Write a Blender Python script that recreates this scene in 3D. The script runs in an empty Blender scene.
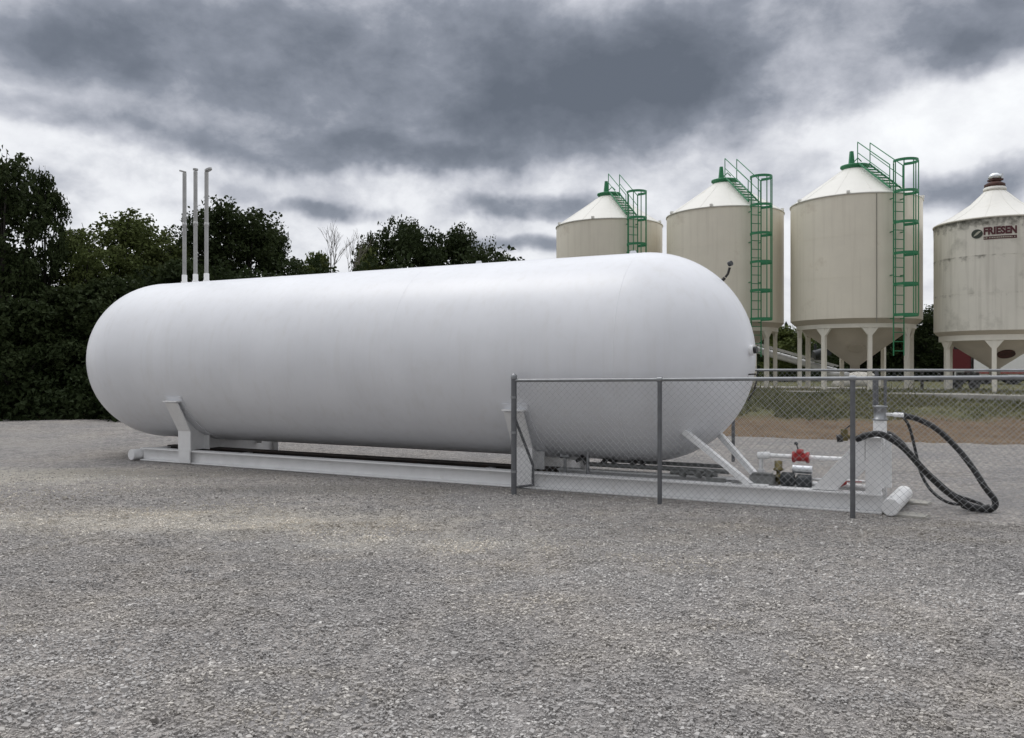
import bpy, bmesh, math, random
import numpy as np
from mathutils import Vector, Matrix

C = bpy.context.scene.collection
sc = bpy.context.scene
R = math.radians

# ------------------------------------------------------------------ camera, sky, sun, exposure
EYE = 1.62
FPX = 820.0
cam = bpy.data.cameras.new('camera'); camo = bpy.data.objects.new('camera', cam); C.objects.link(camo)
cam.sensor_width = 36; cam.lens = FPX / 1024 * 36
cam.shift_y = -1.0 / 1024
cam.clip_start = .05; cam.clip_end = 3000
camo.location = (0, 0, EYE); camo.rotation_euler = (R(90), 0, 0)
sc.camera = camo

sc.view_settings.view_transform = 'Standard'; sc.view_settings.look = 'None'
sc.view_settings.exposure = 0.22; sc.view_settings.gamma = 1
sc.view_settings.use_curve_mapping = False
sc.cycles.use_denoising = True
sc.cycles.max_bounces = 6
sc.cycles.transparent_max_bounces = 8

SUN_EL, SUN_AZ = 64.0, -62.0        # azimuth from +Y towards +X
sun = bpy.data.lights.new('sun', 'SUN'); suno = bpy.data.objects.new('sun', sun); C.objects.link(suno)
sun.energy = 0.62; sun.angle = R(22); sun.color = (1.0, .965, .92)
sd = Vector((math.sin(R(SUN_AZ)) * math.cos(R(SUN_EL)), math.cos(R(SUN_AZ)) * math.cos(R(SUN_EL)), math.sin(R(SUN_EL))))
suno.rotation_euler = sd.to_track_quat('Z', 'Y').to_euler()
suno.location = sd * 60

world = bpy.data.worlds.new('World'); sc.world = world; world.use_nodes = True


def build_sky():
    nt = world.node_tree; N = nt.nodes; L = nt.links; N.clear()
    def nd(t, **k):
        n = N.new(t)
        for a, b in k.items(): setattr(n, a, b)
        return n
    def mth(op, a, b=None):
        n = nd('ShaderNodeMath', operation=op)
        for i, v in enumerate((a, b)):
            if v is None: continue
            if isinstance(v, (int, float)): n.inputs[i].default_value = v
            else: L.new(v, n.inputs[i])
        return n.outputs[0]
    def vm(op, a, b=None, out=0):
        n = nd('ShaderNodeVectorMath', operation=op)
        for i, v in enumerate((a, b)):
            if v is None: continue
            if isinstance(v, tuple): n.inputs[i].default_value = v
            else: L.new(v, n.inputs[i])
        return n.outputs[out]
    tc = nd('ShaderNodeTexCoord')
    d = tc.outputs['Generated']
    sep = nd('ShaderNodeSeparateXYZ'); L.new(d, sep.inputs[0])
    up = mth('MAXIMUM', sep.outputs[2], 0.0)
    # cloud deck seen in perspective
    den = mth('ADD', up, 0.30)
    px = mth('DIVIDE', sep.outputs[0], den); py = mth('DIVIDE', sep.outputs[1], den)
    cb = nd('ShaderNodeCombineXYZ'); L.new(px, cb.inputs[0]); L.new(py, cb.inputs[1])
    pl = cb.outputs[0]
    def noise(vec, scale, detail, rough, dist=0.0, off=(0, 0, 0)):
        n = nd('ShaderNodeTexNoise'); n.inputs['Scale'].default_value = scale
        n.inputs['Detail'].default_value = detail; n.inputs['Roughness'].default_value = rough
        n.inputs['Distortion'].default_value = dist
        L.new(vm('ADD', vec, off), n.inputs['Vector']); return n
    n1 = noise(vm('MULTIPLY', d, (1.0, 1.0, 1.7)), 4.6, 9, .58, .2, (3.1, 1.7, 0))
    n2 = noise(vm('MULTIPLY', d, (1.0, 1.0, 1.5)), 13.0, 8, .60, .15, (7.3, 2.2, 0))
    nw = noise(d, 6.0, 5, .55, 0, (1, 2, 3))
    w = vm('SUBTRACT', nw.outputs['Color'], (.5, .5, .5))
    dw = vm('ADD', d, vm('MULTIPLY', w, (.26, .10, .10)))
    # big cloud masses: px, py of the middle, widths, weight (positive is darker)
    blobs = SKY_BLOBS
    tot = None
    for (bx, by, sx, sz, wt) in blobs:
        c = Vector(((bx - 512) / FPX, 1, (370 - by) / FPX)); ln = c.length; c.normalize()
        dv = vm('MULTIPLY', vm('SUBTRACT', dw, tuple(c)), (FPX * ln / sx, 1.2, FPX * ln / sz))
        dot = vm('DOT_PRODUCT', dv, dv, 1)
        g = mth('MULTIPLY', mth('EXPONENT', mth('MULTIPLY', mth('POWER', dot, 1.7), -1.0)), wt)
        tot = g if tot is None else mth('ADD', tot, g)
    f1 = mth('MULTIPLY', mth('SUBTRACT', n1.outputs[0], .5), SKY_N1)
    f2 = mth('MULTIPLY', mth('SUBTRACT', n2.outputs[0], .5), SKY_N2)
    D = mth('ADD', mth('ADD', tot, SKY_BASE), mth('ADD', f1, f2))
    rp = nd('ShaderNodeValToRGB'); cr = rp.color_ramp; cr.interpolation = 'LINEAR'
    cr.elements[0].position = 0.0; cr.elements[0].color = (.89, .905, .92, 1)
    cr.elements[1].position = 1.0; cr.elements[1].color = (.115, .131, .160, 1)
    for p, col in ((.20, (.76, .77, .80)), (.42, (.46, .475, .525)), (.64, (.235, .255, .300)), (.82, (.155, .173, .208))):
        e = cr.elements.new(p); e.color = (*col, 1)
    L.new(D, rp.inputs[0])
    gain = mth('ADD', 1.0, mth('MULTIPLY', mth('MAXIMUM', mth('SUBTRACT', up, .38), 0.0), SKY_ZENITH))
    # unseen sky behind the camera is dimmed to darken the tank's front
    back = nd('ShaderNodeMapRange', interpolation_type='SMOOTHSTEP'); L.new(sep.outputs[1], back.inputs[0])
    for i, v in enumerate((-.55, .35, SKY_BACK, 1.0)): back.inputs[i + 1].default_value = v
    gain = mth('MULTIPLY', gain, back.outputs[0])
    bg = nd('ShaderNodeBackground'); L.new(rp.outputs[0], bg.inputs[0]); L.new(gain, bg.inputs[1])
    sky = nd('ShaderNodeTexSky', sky_type='NISHITA'); sky.sun_disc = False
    sky.sun_elevation = R(SUN_EL); sky.sun_rotation = R(SUN_AZ)
    bs = nd('ShaderNodeBackground'); L.new(sky.outputs[0], bs.inputs[0]); bs.inputs[1].default_value = .06
    mx = nd('ShaderNodeMixShader'); mx.inputs[0].default_value = .93
    L.new(bs.outputs[0], mx.inputs[1]); L.new(bg.outputs[0], mx.inputs[2])
    o = nd('ShaderNodeOutputWorld'); L.new(mx.outputs[0], o.inputs[0])


SKY_BASE, SKY_N1, SKY_N2, SKY_ZENITH, SKY_BACK = .20, .66, .62, 2.0, .56
SKY_BLOBS = [(380, 62, 290, 88, .54), (600, 116, 150, 48, .46), (40, 60, 120, 50, .26), (40, 120, 90, 16, .22), (820, 40, 200, 60, .34), (660, 30, 130, 60, .26), (1010, 30, 90, 50, .25), (60, 20, 110, 40, .2),
             (985, 174, 85, 22, .42), (530, 205, 70, 13, .42), (322, 206, 42, 10, .34), (545, 250, 70, 11, .40), (980, 60, 70, 20, .22),
             (160, 150, 110, 12, .16), (310, 150, 150, 18, .26), (440, 160, 90, 14, .2), (950, 115, 120, 20, -.12), (60, 195, 60, 12, .16), (220, 190, 60, 10, .12)]
build_sky()

# ------------------------------------------------------------------ frames of reference
TH = R(26.6)
EX = Vector((math.cos(TH), -math.sin(TH), 0)); NX = Vector((math.sin(TH), math.cos(TH), 0))
TD = 10.95; TR = 1.429; TZ = 1.772


def W(s, d, z=0.0): return EX * s + NX * d + Vector((0, 0, z))
def P(px, py, depth): return Vector(((px - 512) / FPX * depth, depth, EYE - (py - 370) / FPX * depth))
def compass(c): return Vector((math.sin(R(c)), math.cos(R(c)), 0))


BANK_P = Vector((5.65, 18.7)); BANK_N = Vector((.262, .965))
def bank_q(x, y): return (x - BANK_P.x) * BANK_N.x + (y - BANK_P.y) * BANK_N.y
def bank_z(x, y):
    q = bank_q(x, y); t = min(max(q / 7.0, 0), 1)
    return .82 * (t * .55 + .45 * t * t * (3 - 2 * t))


# ------------------------------------------------------------------ materials
MATS = {}


def mat(name, col, rough=.5, metal=0.0, var=.08, vscale=3.0, bump=0.0, bscale=40.0, spec=.5, coord='Object', stain=None, streak=None):
    """Paint, metal or fabric with mottled colour; stain = (colour, scale, threshold, amount); streak = (colour, amount)."""
    if name in MATS: return MATS[name]
    m = bpy.data.materials.new(name); m.use_nodes = True; MATS[name] = m
    nt = m.node_tree; N = nt.nodes; L = nt.links
    b = N['Principled BSDF']; b.inputs['Roughness'].default_value = rough; b.inputs['Metallic'].default_value = metal
    b.inputs['Specular IOR Level'].default_value = spec
    tc = N.new('ShaderNodeTexCoord')
    n = N.new('ShaderNodeTexNoise'); n.inputs['Scale'].default_value = vscale; n.inputs['Detail'].default_value = 6
    n.inputs['Roughness'].default_value = .6
    L.new(tc.outputs[coord], n.inputs['Vector'])
    mr = N.new('ShaderNodeMapRange'); mr.inputs[1].default_value = .3; mr.inputs[2].default_value = .7
    mr.inputs[3].default_value = 1 - var; mr.inputs[4].default_value = 1 + var * .5
    L.new(n.outputs[0], mr.inputs[0])
    mx = N.new('ShaderNodeMix'); mx.data_type = 'RGBA'; mx.blend_type = 'MULTIPLY'; mx.inputs[0].default_value = 1
    mx.inputs[6].default_value = (*col, 1); L.new(mr.outputs[0], mx.inputs[7])
    cur = mx.outputs[2]
    if stain:
        scol, ssc, thr, amt = stain
        n2 = N.new('ShaderNodeTexNoise'); n2.inputs['Scale'].default_value = ssc; n2.inputs['Detail'].default_value = 8
        n2.inputs['Roughness'].default_value = .65; L.new(tc.outputs[coord], n2.inputs['Vector'])
        m2 = N.new('ShaderNodeMapRange'); m2.inputs[1].default_value = thr; m2.inputs[2].default_value = thr + .16; m2.inputs[4].default_value = amt
        L.new(n2.outputs[0], m2.inputs[0])
        x2 = N.new('ShaderNodeMix'); x2.data_type = 'RGBA'; L.new(m2.outputs[0], x2.inputs[0])
        L.new(cur, x2.inputs[6]); x2.inputs[7].default_value = (*scol, 1); cur = x2.outputs[2]
    if streak:
        scol, amt = streak
        mp = N.new('ShaderNodeMapping'); mp.inputs['Scale'].default_value = (9, 9, .35); L.new(tc.outputs[coord], mp.inputs[0])
        n3 = N.new('ShaderNodeTexNoise'); n3.inputs['Scale'].default_value = 1.0; n3.inputs['Detail'].default_value = 5
        L.new(mp.outputs[0], n3.inputs['Vector'])
        m3 = N.new('ShaderNodeMapRange'); m3.inputs[1].default_value = .5; m3.inputs[2].default_value = .75; m3.inputs[4].default_value = amt
        L.new(n3.outputs[0], m3.inputs[0])
        x3 = N.new('ShaderNodeMix'); x3.data_type = 'RGBA'; L.new(m3.outputs[0], x3.inputs[0])
        L.new(cur, x3.inputs[6]); x3.inputs[7].default_value = (*scol, 1); cur = x3.outputs[2]
    L.new(cur, b.inputs['Base Color'])
    if bump:
        n4 = N.new('ShaderNodeTexNoise'); n4.inputs['Scale'].default_value = bscale; n4.inputs['Detail'].default_value = 4
        L.new(tc.outputs[coord], n4.inputs['Vector'])
        bp = N.new('ShaderNodeBump'); bp.inputs['Strength'].default_value = bump; bp.inputs['Distance'].default_value = .01
        L.new(n4.outputs[0], bp.inputs['Height']); L.new(bp.outputs[0], b.inputs['Normal'])
    return m


white_tank = mat('tank_white_paint', (.755, .768, .80), .38, var=.05, vscale=1.3, bump=.12, bscale=2.2, stain=((.60, .59, .57), 1.7, .58, .25), streak=((.60, .59, .57), .22))
white_steel = mat('white_painted_steel', (.82, .82, .82), .42, var=.07, vscale=6, stain=((.45, .40, .34), 5, .62, .45))
galv = mat('galvanised_steel', (.30, .31, .32), .42, metal=.75, var=.2, vscale=9)
galv_dull = mat('dull_galvanised_pipe', (.155, .16, .17), .5, metal=.45, var=.2, vscale=7)
wire_zinc = mat('zinc_wire', (.34, .35, .36), .45, metal=.3, var=.1)
vent_metal = mat('vent_pipe_steel', (.42, .42, .41), .45, metal=.55, var=.15, vscale=6)
black_rubber = mat('black_rubber', (.012, .012, .013), .5, var=.25, vscale=30, bump=.3, bscale=120)
dark_iron = mat('dark_iron', (.035, .033, .032), .5, metal=.3, var=.3, vscale=20)
dark_steel = mat('dark_brown_steel', (.055, .047, .042), .75, var=.3, vscale=5, stain=((.10, .06, .04), 6, .5, .6))
motor_black = mat('black_motor_paint', (.018, .022, .025), .4, var=.3, vscale=12)
red_paint = mat('red_valve_paint', (.33, .018, .018), .4, var=.15, vscale=14)
brass = mat('weathered_brass', (.17, .14, .06), .45, metal=.5, var=.25, vscale=16)
grey_box = mat('grey_equipment_paint', (.16, .165, .16), .5, var=.15, vscale=8)
alu = mat('bright_aluminium', (.72, .74, .76), .3, metal=.8, var=.08, vscale=10)
cream = mat('cream_bin_paint', (.77, .72, .605), .5, var=.06, vscale=.9, stain=((.36, .29, .20), .9, .60, .45), streak=((.50, .45, .36), .25))
cream_roof = mat('pale_bin_roof_paint', (.76, .745, .69), .45, var=.05, vscale=1.2, stain=((.5, .46, .38), 1.6, .62, .35))
cream_frame = mat('cream_frame_paint', (.78, .745, .65), .5, var=.07, vscale=3, stain=((.32, .26, .18), 4, .62, .4))
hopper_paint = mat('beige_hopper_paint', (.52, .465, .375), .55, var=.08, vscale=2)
green = mat('green_ladder_paint', (.028, .215, .092), .45, var=.15, vscale=8)
rust = mat('rusty_ring', (.075, .028, .02), .7, var=.35, vscale=14, stain=((.035, .025, .02), 9, .5, .8))
logo_red = mat('dark_red_lettering', (.085, .018, .022), .5, var=.12, vscale=9)
logo_dark = mat('dark_green_emblem', (.035, .045, .032), .5, var=.15, vscale=9)
logo_pale = mat('pale_emblem_leaf', (.42, .41, .33), .5)
concrete = mat('pale_concrete', (.36, .345, .31), .85, var=.2, vscale=3, bump=.4, bscale=30)
bark = mat('dark_bark', (.028, .024, .020), .85, var=.35, vscale=7, bump=.6, bscale=25)
bark_pale = mat('pale_bare_bark', (.16, .145, .125), .85, var=.3, vscale=7)
truck_red = mat('dark_red_cab_paint', (.11, .008, .014), .35, var=.08, vscale=4)
trailer_white = mat('white_trailer_paint', (.84, .84, .84), .4, var=.06, vscale=2)
conduit_paint = mat('grey_conduit_paint', (.26, .25, .22), .5)
glass_dark = mat('dark_window_glass', (.02, .024, .03), .12, var=.1)
tape_red = mat('red_reflective_tape', (.30, .06, .05), .4)
tarp = mat('pale_tarpaulin', (.45, .43, .38), .7, var=.2, vscale=4, bump=.6, bscale=9)
asphalt = mat('asphalt', (.11, .112, .118), .85, var=.2, vscale=2)
steel_pale = mat('pale_conveyor_steel', (.42, .42, .41), .45, metal=.3, var=.15, vscale=5)
earth = mat('dark_earth', (.06, .05, .038), .95, var=.3, vscale=2)


def leaf_mat(name, cols):
    m = bpy.data.materials.new(name); m.use_nodes = True
    nt = m.node_tree; N = nt.nodes; L = nt.links; b = N['Principled BSDF']
    b.inputs['Roughness'].default_value = .65; b.inputs['Specular IOR Level'].default_value = .12
    at = N.new('ShaderNodeAttribute'); at.attribute_name = 'tint'
    oi = N.new('ShaderNodeObjectInfo')
    ad = N.new('ShaderNodeMath'); ad.operation = 'MULTIPLY_ADD'; ad.inputs[1].default_value = .25; L.new(oi.outputs['Random'], ad.inputs[0])
    sb = N.new('ShaderNodeMath'); sb.operation = 'SUBTRACT'; sb.inputs[1].default_value = .125
    L.new(at.outputs['Fac'], ad.inputs[2]); L.new(ad.outputs[0], sb.inputs[0])
    rp = N.new('ShaderNodeValToRGB'); rp.color_ramp.elements[0].color = (*cols[0], 1); rp.color_ramp.elements[1].color = (*cols[-1], 1)
    for i, c in enumerate(cols[1:-1]):
        e = rp.color_ramp.elements.new((i + 1) / (len(cols) - 1)); e.color = (*c, 1)
    L.new(sb.outputs[0], rp.inputs[0]); L.new(rp.outputs[0], b.inputs['Base Color'])
    tr = N.new('ShaderNodeBsdfTranslucent'); L.new(rp.outputs[0], tr.inputs[0])
    ms = N.new('ShaderNodeMixShader'); ms.inputs[0].default_value = .22
    L.new(b.outputs[0], ms.inputs[1]); L.new(tr.outputs[0], ms.inputs[2]); L.new(ms.outputs[0], N['Material Output'].inputs[0])
    return m


leaf_dark = leaf_mat('dark_leaves', ((.017, .027, .010), (.032, .047, .017), (.050, .066, .026)))
leaf_mid = leaf_mat('green_leaves', ((.042, .058, .017), (.088, .112, .034), (.155, .180, .068)))
grass_mat = leaf_mat('grass_blades', ((.062, .072, .028), (.125, .130, .058), (.24, .215, .12)))


def gravel_material():
    m = bpy.data.materials.new('grey_crushed_gravel'); m.use_nodes = True
    nt = m.node_tree; N = nt.nodes; L = nt.links; b = N['Principled BSDF']; b.inputs['Roughness'].default_value = .9
    b.inputs['Specular IOR Level'].default_value = .25
    tc = N.new('ShaderNodeTexCoord'); co = tc.outputs['Object']
    def noise(s, d=6, r=.6):
        n = N.new('ShaderNodeTexNoise'); n.inputs['Scale'].default_value = s; n.inputs['Detail'].default_value = d
        n.inputs['Roughness'].default_value = r; L.new(co, n.inputs['Vector']); return n
    def mr(src, a, c, e, f):
        n = N.new('ShaderNodeMapRange'); 
        for i, v in enumerate((a, c, e, f)): n.inputs[i + 1].default_value = v
        L.new(src, n.inputs[0]); return n.outputs[0]
    def mix(fac, a, c, mode='MIX'):
        n = N.new('ShaderNodeMix'); n.data_type = 'RGBA'; n.blend_type = mode
        for i, v in ((0, fac), (6, a), (7, c)):
            if isinstance(v, tuple): n.inputs[i].default_value = (*v, 1)
            elif isinstance(v, float): n.inputs[i].default_value = v
            else: L.new(v, n.inputs[i])
        return n.outputs[2]
    wn = noise(14, 3)
    wv = N.new('ShaderNodeVectorMath'); wv.operation = 'MULTIPLY_ADD'; wv.inputs[1].default_value = (.03, .03, .03)
    L.new(wn.outputs['Color'], wv.inputs[0]); L.new(co, wv.inputs[2])
    def vor(scale):
        v = N.new('ShaderNodeTexVoronoi'); v.inputs['Scale'].default_value = scale; L.new(wv.outputs[0], v.inputs['Vector']); return v
    v1 = vor(30); v2 = vor(62)
    s1 = N.new('ShaderNodeSeparateColor'); L.new(v1.outputs['Color'], s1.inputs[0])
    s2 = N.new('ShaderNodeSeparateColor'); L.new(v2.outputs['Color'], s2.inputs[0])
    rp = N.new('ShaderNodeValToRGB')
    rp.color_ramp.elements[0].color = (.18, .173, .168, 1); rp.color_ramp.elements[1].color = (.54, .525, .50, 1)
    for p, c in ((.3, (.285, .274, .265)), (.68, (.385, .371, .358)), (.9, (.475, .458, .44))):
        e = rp.color_ramp.elements.new(p); e.color = (*c, 1)
    av = N.new('ShaderNodeMath'); av.operation = 'MULTIPLY_ADD'; av.inputs[1].default_value = .5
    hf = N.new('ShaderNodeMath'); hf.operation = 'MULTIPLY'; hf.inputs[1].default_value = .5
    L.new(s2.outputs[0], hf.inputs[0]); L.new(s1.outputs[0], av.inputs[0]); L.new(hf.outputs[0], av.inputs[2])
    L.new(av.outputs[0], rp.inputs[0])
    col = rp.outputs[0]
    # broad patches: paler dusty fines, tan dirt, damp grey
    big = noise(.55, 5, .6); med = noise(2.3, 6, .65); fine = noise(9, 5, .6)
    col = mix(1.0, col, mix(mr(big.outputs[0], .35, .68, 0, 1), (.86, .87, .89), (1.10, 1.07, 1.03)), 'MULTIPLY')
    col = mix(1.0, col, mix(mr(med.outputs[0], .3, .7, 0, 1), (.86, .86, .86), (1.12, 1.11, 1.1)), 'MULTIPLY')
    col = mix(1.0, col, mix(mr(fine.outputs[0], .32, .68, 0, 1), (.76, .76, .77), (1.22, 1.20, 1.18)), 'MULTIPLY')
    # tan, dirtier patch on the left in front of the tank, and churned strip along the skid
    sp = N.new('ShaderNodeSeparateXYZ'); L.new(co, sp.inputs[0])
    def lobe(cx, cy, rx, ry):
        a = N.new('ShaderNodeVectorMath'); a.operation = 'SUBTRACT'; a.inputs[1].default_value = (cx, cy, 0); L.new(co, a.inputs[0])
        k = N.new('ShaderNodeVectorMath'); k.operation = 'MULTIPLY'; k.inputs[1].default_value = (1 / rx, 1 / ry, 0); L.new(a.outputs[0], k.inputs[0])
        l = N.new('ShaderNodeVectorMath'); l.operation = 'LENGTH'; L.new(k.outputs[0], l.inputs[0])
        return l.outputs['Value']
    def patch(cx, cy, rx, ry, colr, amt):
        nonlocal col
        l = lobe(cx, cy, rx, ry)
        ad = N.new('ShaderNodeMath'); ad.operation = 'MULTIPLY_ADD'; ad.inputs[1].default_value = -1.6; ad.inputs[2].default_value = .8
        L.new(med.outputs[0], ad.inputs[0])
        su = N.new('ShaderNodeMath'); su.operation = 'ADD'; L.new(l, su.inputs[0]); L.new(ad.outputs[0], su.inputs[1])
        f = mr(su.outputs[0], .45, 1.1, amt, 0.0)
        f2 = N.new('ShaderNodeMath'); f2.operation = 'MULTIPLY'; L.new(f, f2.inputs[0]); L.new(mr(fine.outputs[0], .35, .6, .35, 1), f2.inputs[1])
        col = mix(f2.outputs[0], col, colr)
    patch(-3.4, 8.7, 3.4, .9, (.50, .465, .40), .8)
    patch(-7.6, 12.2, 3.0, 1.2, (.50, .465, .395), .8)
    patch(-.9, 7.6, 1.5, .5, (.42, .40, .36), .7)
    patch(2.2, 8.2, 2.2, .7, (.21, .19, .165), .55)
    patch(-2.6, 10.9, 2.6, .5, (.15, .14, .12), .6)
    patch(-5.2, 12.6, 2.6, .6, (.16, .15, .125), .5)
    patch(-13.5, 16.5, 6, 4, (.33, .32, .30), .5)
    patch(7.5, 10.2, 3, 1.2, (.22, .215, .21), .5)
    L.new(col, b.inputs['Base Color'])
    hs = N.new('ShaderNodeMath'); hs.operation = 'MULTIPLY_ADD'; hs.inputs[1].default_value = .45
    L.new(v2.outputs['Distance'], hs.inputs[0]); L.new(v1.outputs['Distance'], hs.inputs[2])
    bp = N.new('ShaderNodeBump'); bp.invert = True; bp.inputs['Strength'].default_value = 1.0; bp.inputs['Distance'].default_value = .035
    L.new(hs.outputs[0], bp.inputs['Height']); L.new(bp.outputs[0], b.inputs['Normal'])
    return m


def bank_material():
    m = bpy.data.materials.new('dirt_and_grass_bank'); m.use_nodes = True
    nt = m.node_tree; N = nt.nodes; L = nt.links; b = N['Principled BSDF']; b.inputs['Roughness'].default_value = .95
    b.inputs['Specular IOR Level'].default_value = .1
    tc = N.new('ShaderNodeTexCoord'); co = tc.outputs['Object']
    def noise(s, d=6):
        n = N.new('ShaderNodeTexNoise'); n.inputs['Scale'].default_value = s; n.inputs['Detail'].default_value = d; n.inputs['Roughness'].default_value = .65
        L.new(co, n.inputs['Vector']); return n.outputs[0]
    def mix(f, a, c):
        n = N.new('ShaderNodeMix'); n.data_type = 'RGBA'
        for i, v in ((0, f), (6, a), (7, c)):
            if isinstance(v, tuple): n.inputs[i].default_value = (*v, 1)
            else: L.new(v, n.inputs[i])
        return n.outputs[2]
    def mr(src, a, c, e, f):
        n = N.new('ShaderNodeMapRange')
        for i, v in enumerate((a, c, e, f)): n.inputs[i + 1].default_value = v
        L.new(src, n.inputs[0]); return n.outputs[0]
    at = N.new('ShaderNodeAttribute'); at.attribute_name = 'across'
    dirt = mix(mr(noise(1.6), .3, .7, 0, 1), (.105, .072, .046), (.185, .133, .086))
    dirt = mix(mr(noise(12), .45, .8, 0, .5), dirt, (.27, .22, .165))
    turf = mix(mr(noise(.9), .3, .7, 0, 1), (.075, .082, .038), (.15, .14, .075))
    ad = N.new('ShaderNodeMath'); ad.operation = 'MULTIPLY_ADD'; ad.inputs[1].default_value = 2.6; L.new(noise(.8), ad.inputs[0]); L.new(at.outputs['Fac'], ad.inputs[2])
    col = mix(mr(ad.outputs[0], 3.9, 4.9, 0, 1), dirt, turf)
    L.new(col, b.inputs['Base Color'])
    bp = N.new('ShaderNodeBump'); bp.inputs['Strength'].default_value = .7; bp.inputs['Distance'].default_value = .05
    L.new(noise(9), bp.inputs['Height']); L.new(bp.outputs[0], b.inputs['Normal'])
    return m


def stone_material():
    m = bpy.data.materials.new('crushed_stone'); m.use_nodes = True
    nt = m.node_tree; N = nt.nodes; L = nt.links; b = N['Principled BSDF']; b.inputs['Roughness'].default_value = .88
    b.inputs['Specular IOR Level'].default_value = .25
    at = N.new('ShaderNodeAttribute'); at.attribute_name = 'tint'
    rp = N.new('ShaderNodeValToRGB')
    rp.color_ramp.elements[0].color = (.205, .196, .188, 1); rp.color_ramp.elements[1].color = (.62, .60, .572, 1)
    for p, c in ((.28, (.30, .288, .278)), (.62, (.395, .381, .367)), (.86, (.475, .458, .44))):
        e = rp.color_ramp.elements.new(p); e.color = (*c, 1)
    L.new(at.outputs['Fac'], rp.inputs[0])
    at2 = N.new('ShaderNodeAttribute'); at2.attribute_name = 'tan'
    mx = N.new('ShaderNodeMix'); mx.data_type = 'RGBA'; mx.blend_type = 'MULTIPLY'
    L.new(at2.outputs['Fac'], mx.inputs[0]); L.new(rp.outputs[0], mx.inputs[6]); mx.inputs[7].default_value = (1.15, 1.09, .98, 1)
    L.new(mx.outputs[2], b.inputs['Base Color'])
    return m


# ------------------------------------------------------------------ mesh helpers
class MB:
    """Collects shapes; build() links them as one mesh object."""
    def __init__(self): self.v = []; self.f = []; self.sm = []
    def add(self, vs, fs, smooth=False):
        o = len(self.v); self.v += [tuple(v) for v in vs]
        for f in fs: self.f.append([i + o for i in f]); self.sm.append(smooth)
        return self
    def box(self, c, sx, sy, sz, ax=None):
        """Box about c; ax = three unit axes."""
        c = Vector(c); X, Y, Z = ax or (Vector((1, 0, 0)), Vector((0, 1, 0)), Vector((0, 0, 1)))
        vs = [c + X * (i * sx / 2) + Y * (j * sy / 2) + Z * (k * sz / 2) for i in (-1, 1) for j in (-1, 1) for k in (-1, 1)]
        return self.add(vs, [(0, 1, 3, 2), (4, 6, 7, 5), (0, 4, 5, 1), (2, 3, 7, 6), (0, 2, 6, 4), (1, 5, 7, 3)])
    def bar(self, a, b, w, h, upv=(0, 0, 1)):
        a = Vector(a); b = Vector(b); X = (b - a).normalized(); Y = Vector(upv).cross(X)
        if Y.length < 1e-4: Y = Vector((1, 0, 0)).cross(X)
        Y.normalize(); Z = X.cross(Y)
        return self.box((a + b) / 2, (b - a).length, w, h, (X, Y, Z))
    def tube(self, pts, r, n=10, cap=True, smooth=True):
        pts = [Vector(p) for p in pts]; rs = r if isinstance(r, (list, tuple)) else [r] * len(pts)
        rings = []; prev = None
        for i, p in enumerate(pts):
            t = (pts[min(i + 1, len(pts) - 1)] - pts[max(i - 1, 0)]).normalized()
            if prev is None:
                prev = t.orthogonal().normalized()
            prev = (prev - t * prev.dot(t))
            if prev.length < 1e-5: prev = t.orthogonal()
            prev.normalize(); q = t.cross(prev)
            rings.append([p + (prev * math.cos(2 * math.pi * k / n) + q * math.sin(2 * math.pi * k / n)) * rs[i] for k in range(n)])
        vs = [v for g in rings for v in g]; fs = []
        for i in range(len(rings) - 1):
            for k in range(n):
                a = i * n + k; b = i * n + (k + 1) % n
                fs.append((a, b, b + n, a + n))
        self.add(vs, fs, smooth)
        if cap:
            self.add(rings[0], [tuple(range(n))[::-1]]); self.add(rings[-1], [tuple(range(n))])
        return self
    def lathe(self, prof, c=(0, 0, 0), n=48, axis='Z', smooth=True):
        """prof = [(radius, along)], turned about the axis through c."""
        c = Vector(c); vs = []; fs = []; m = len(prof)
        for (r, h) in prof:
            for k in range(n):
                a = 2 * math.pi * k / n
                if axis == 'Z': vs.append(c + Vector((r * math.cos(a), r * math.sin(a), h)))
                else: vs.append(c + Vector((h, r * math.cos(a), r * math.sin(a))))
        for i in range(m - 1):
            for k in range(n):
                a = i * n + k; b = i * n + (k + 1) % n
                fs.append((a, b, b + n, a + n))
        return self.add(vs, fs, smooth)
    def prism(self, poly, off):
        poly = [Vector(p) for p in poly]; off = Vector(off); n = len(poly)
        vs = poly + [p + off for p in poly]
        fs = [tuple(range(n))[::-1], tuple(range(n, 2 * n))] + [(i, (i + 1) % n, n + (i + 1) % n, n + i) for i in range(n)]
        return self.add(vs, fs)
    def build(self, name, m, parent=None, bevel=0.0):
        me = bpy.data.meshes.new(name); me.from_pydata(self.v, [], self.f)
        me.polygons.foreach_set('use_smooth', self.sm)
        bm = bmesh.new(); bm.from_mesh(me); bmesh.ops.recalc_face_normals(bm, faces=bm.faces)
        if bevel:
            es = [e for e in bm.edges if len(e.link_faces) == 2 and e.calc_face_angle(0) > .9]
            bmesh.ops.bevel(bm, geom=es, offset=bevel, segments=2, affect='EDGES', clamp_overlap=True)
        bm.to_mesh(me); bm.free()
        me.materials.append(m)
        o = bpy.data.objects.new(name, me); C.objects.link(o)
        if parent: o.parent = parent
        return o


def tag(o, label=None, cat=None, group=None, kind=None):
    for k, v in (('label', label), ('category', cat), ('group', group), ('kind', kind)):
        if v: o[k] = v
    return o


def thing(name, label, cat, loc=(0, 0, 0), rotz=0.0, group=None):
    o = bpy.data.objects.new(name, None); C.objects.link(o); o.location = loc; o.rotation_euler = (0, 0, rotz)
    o.empty_display_size = .2
    return tag(o, label, cat, group)


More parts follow.
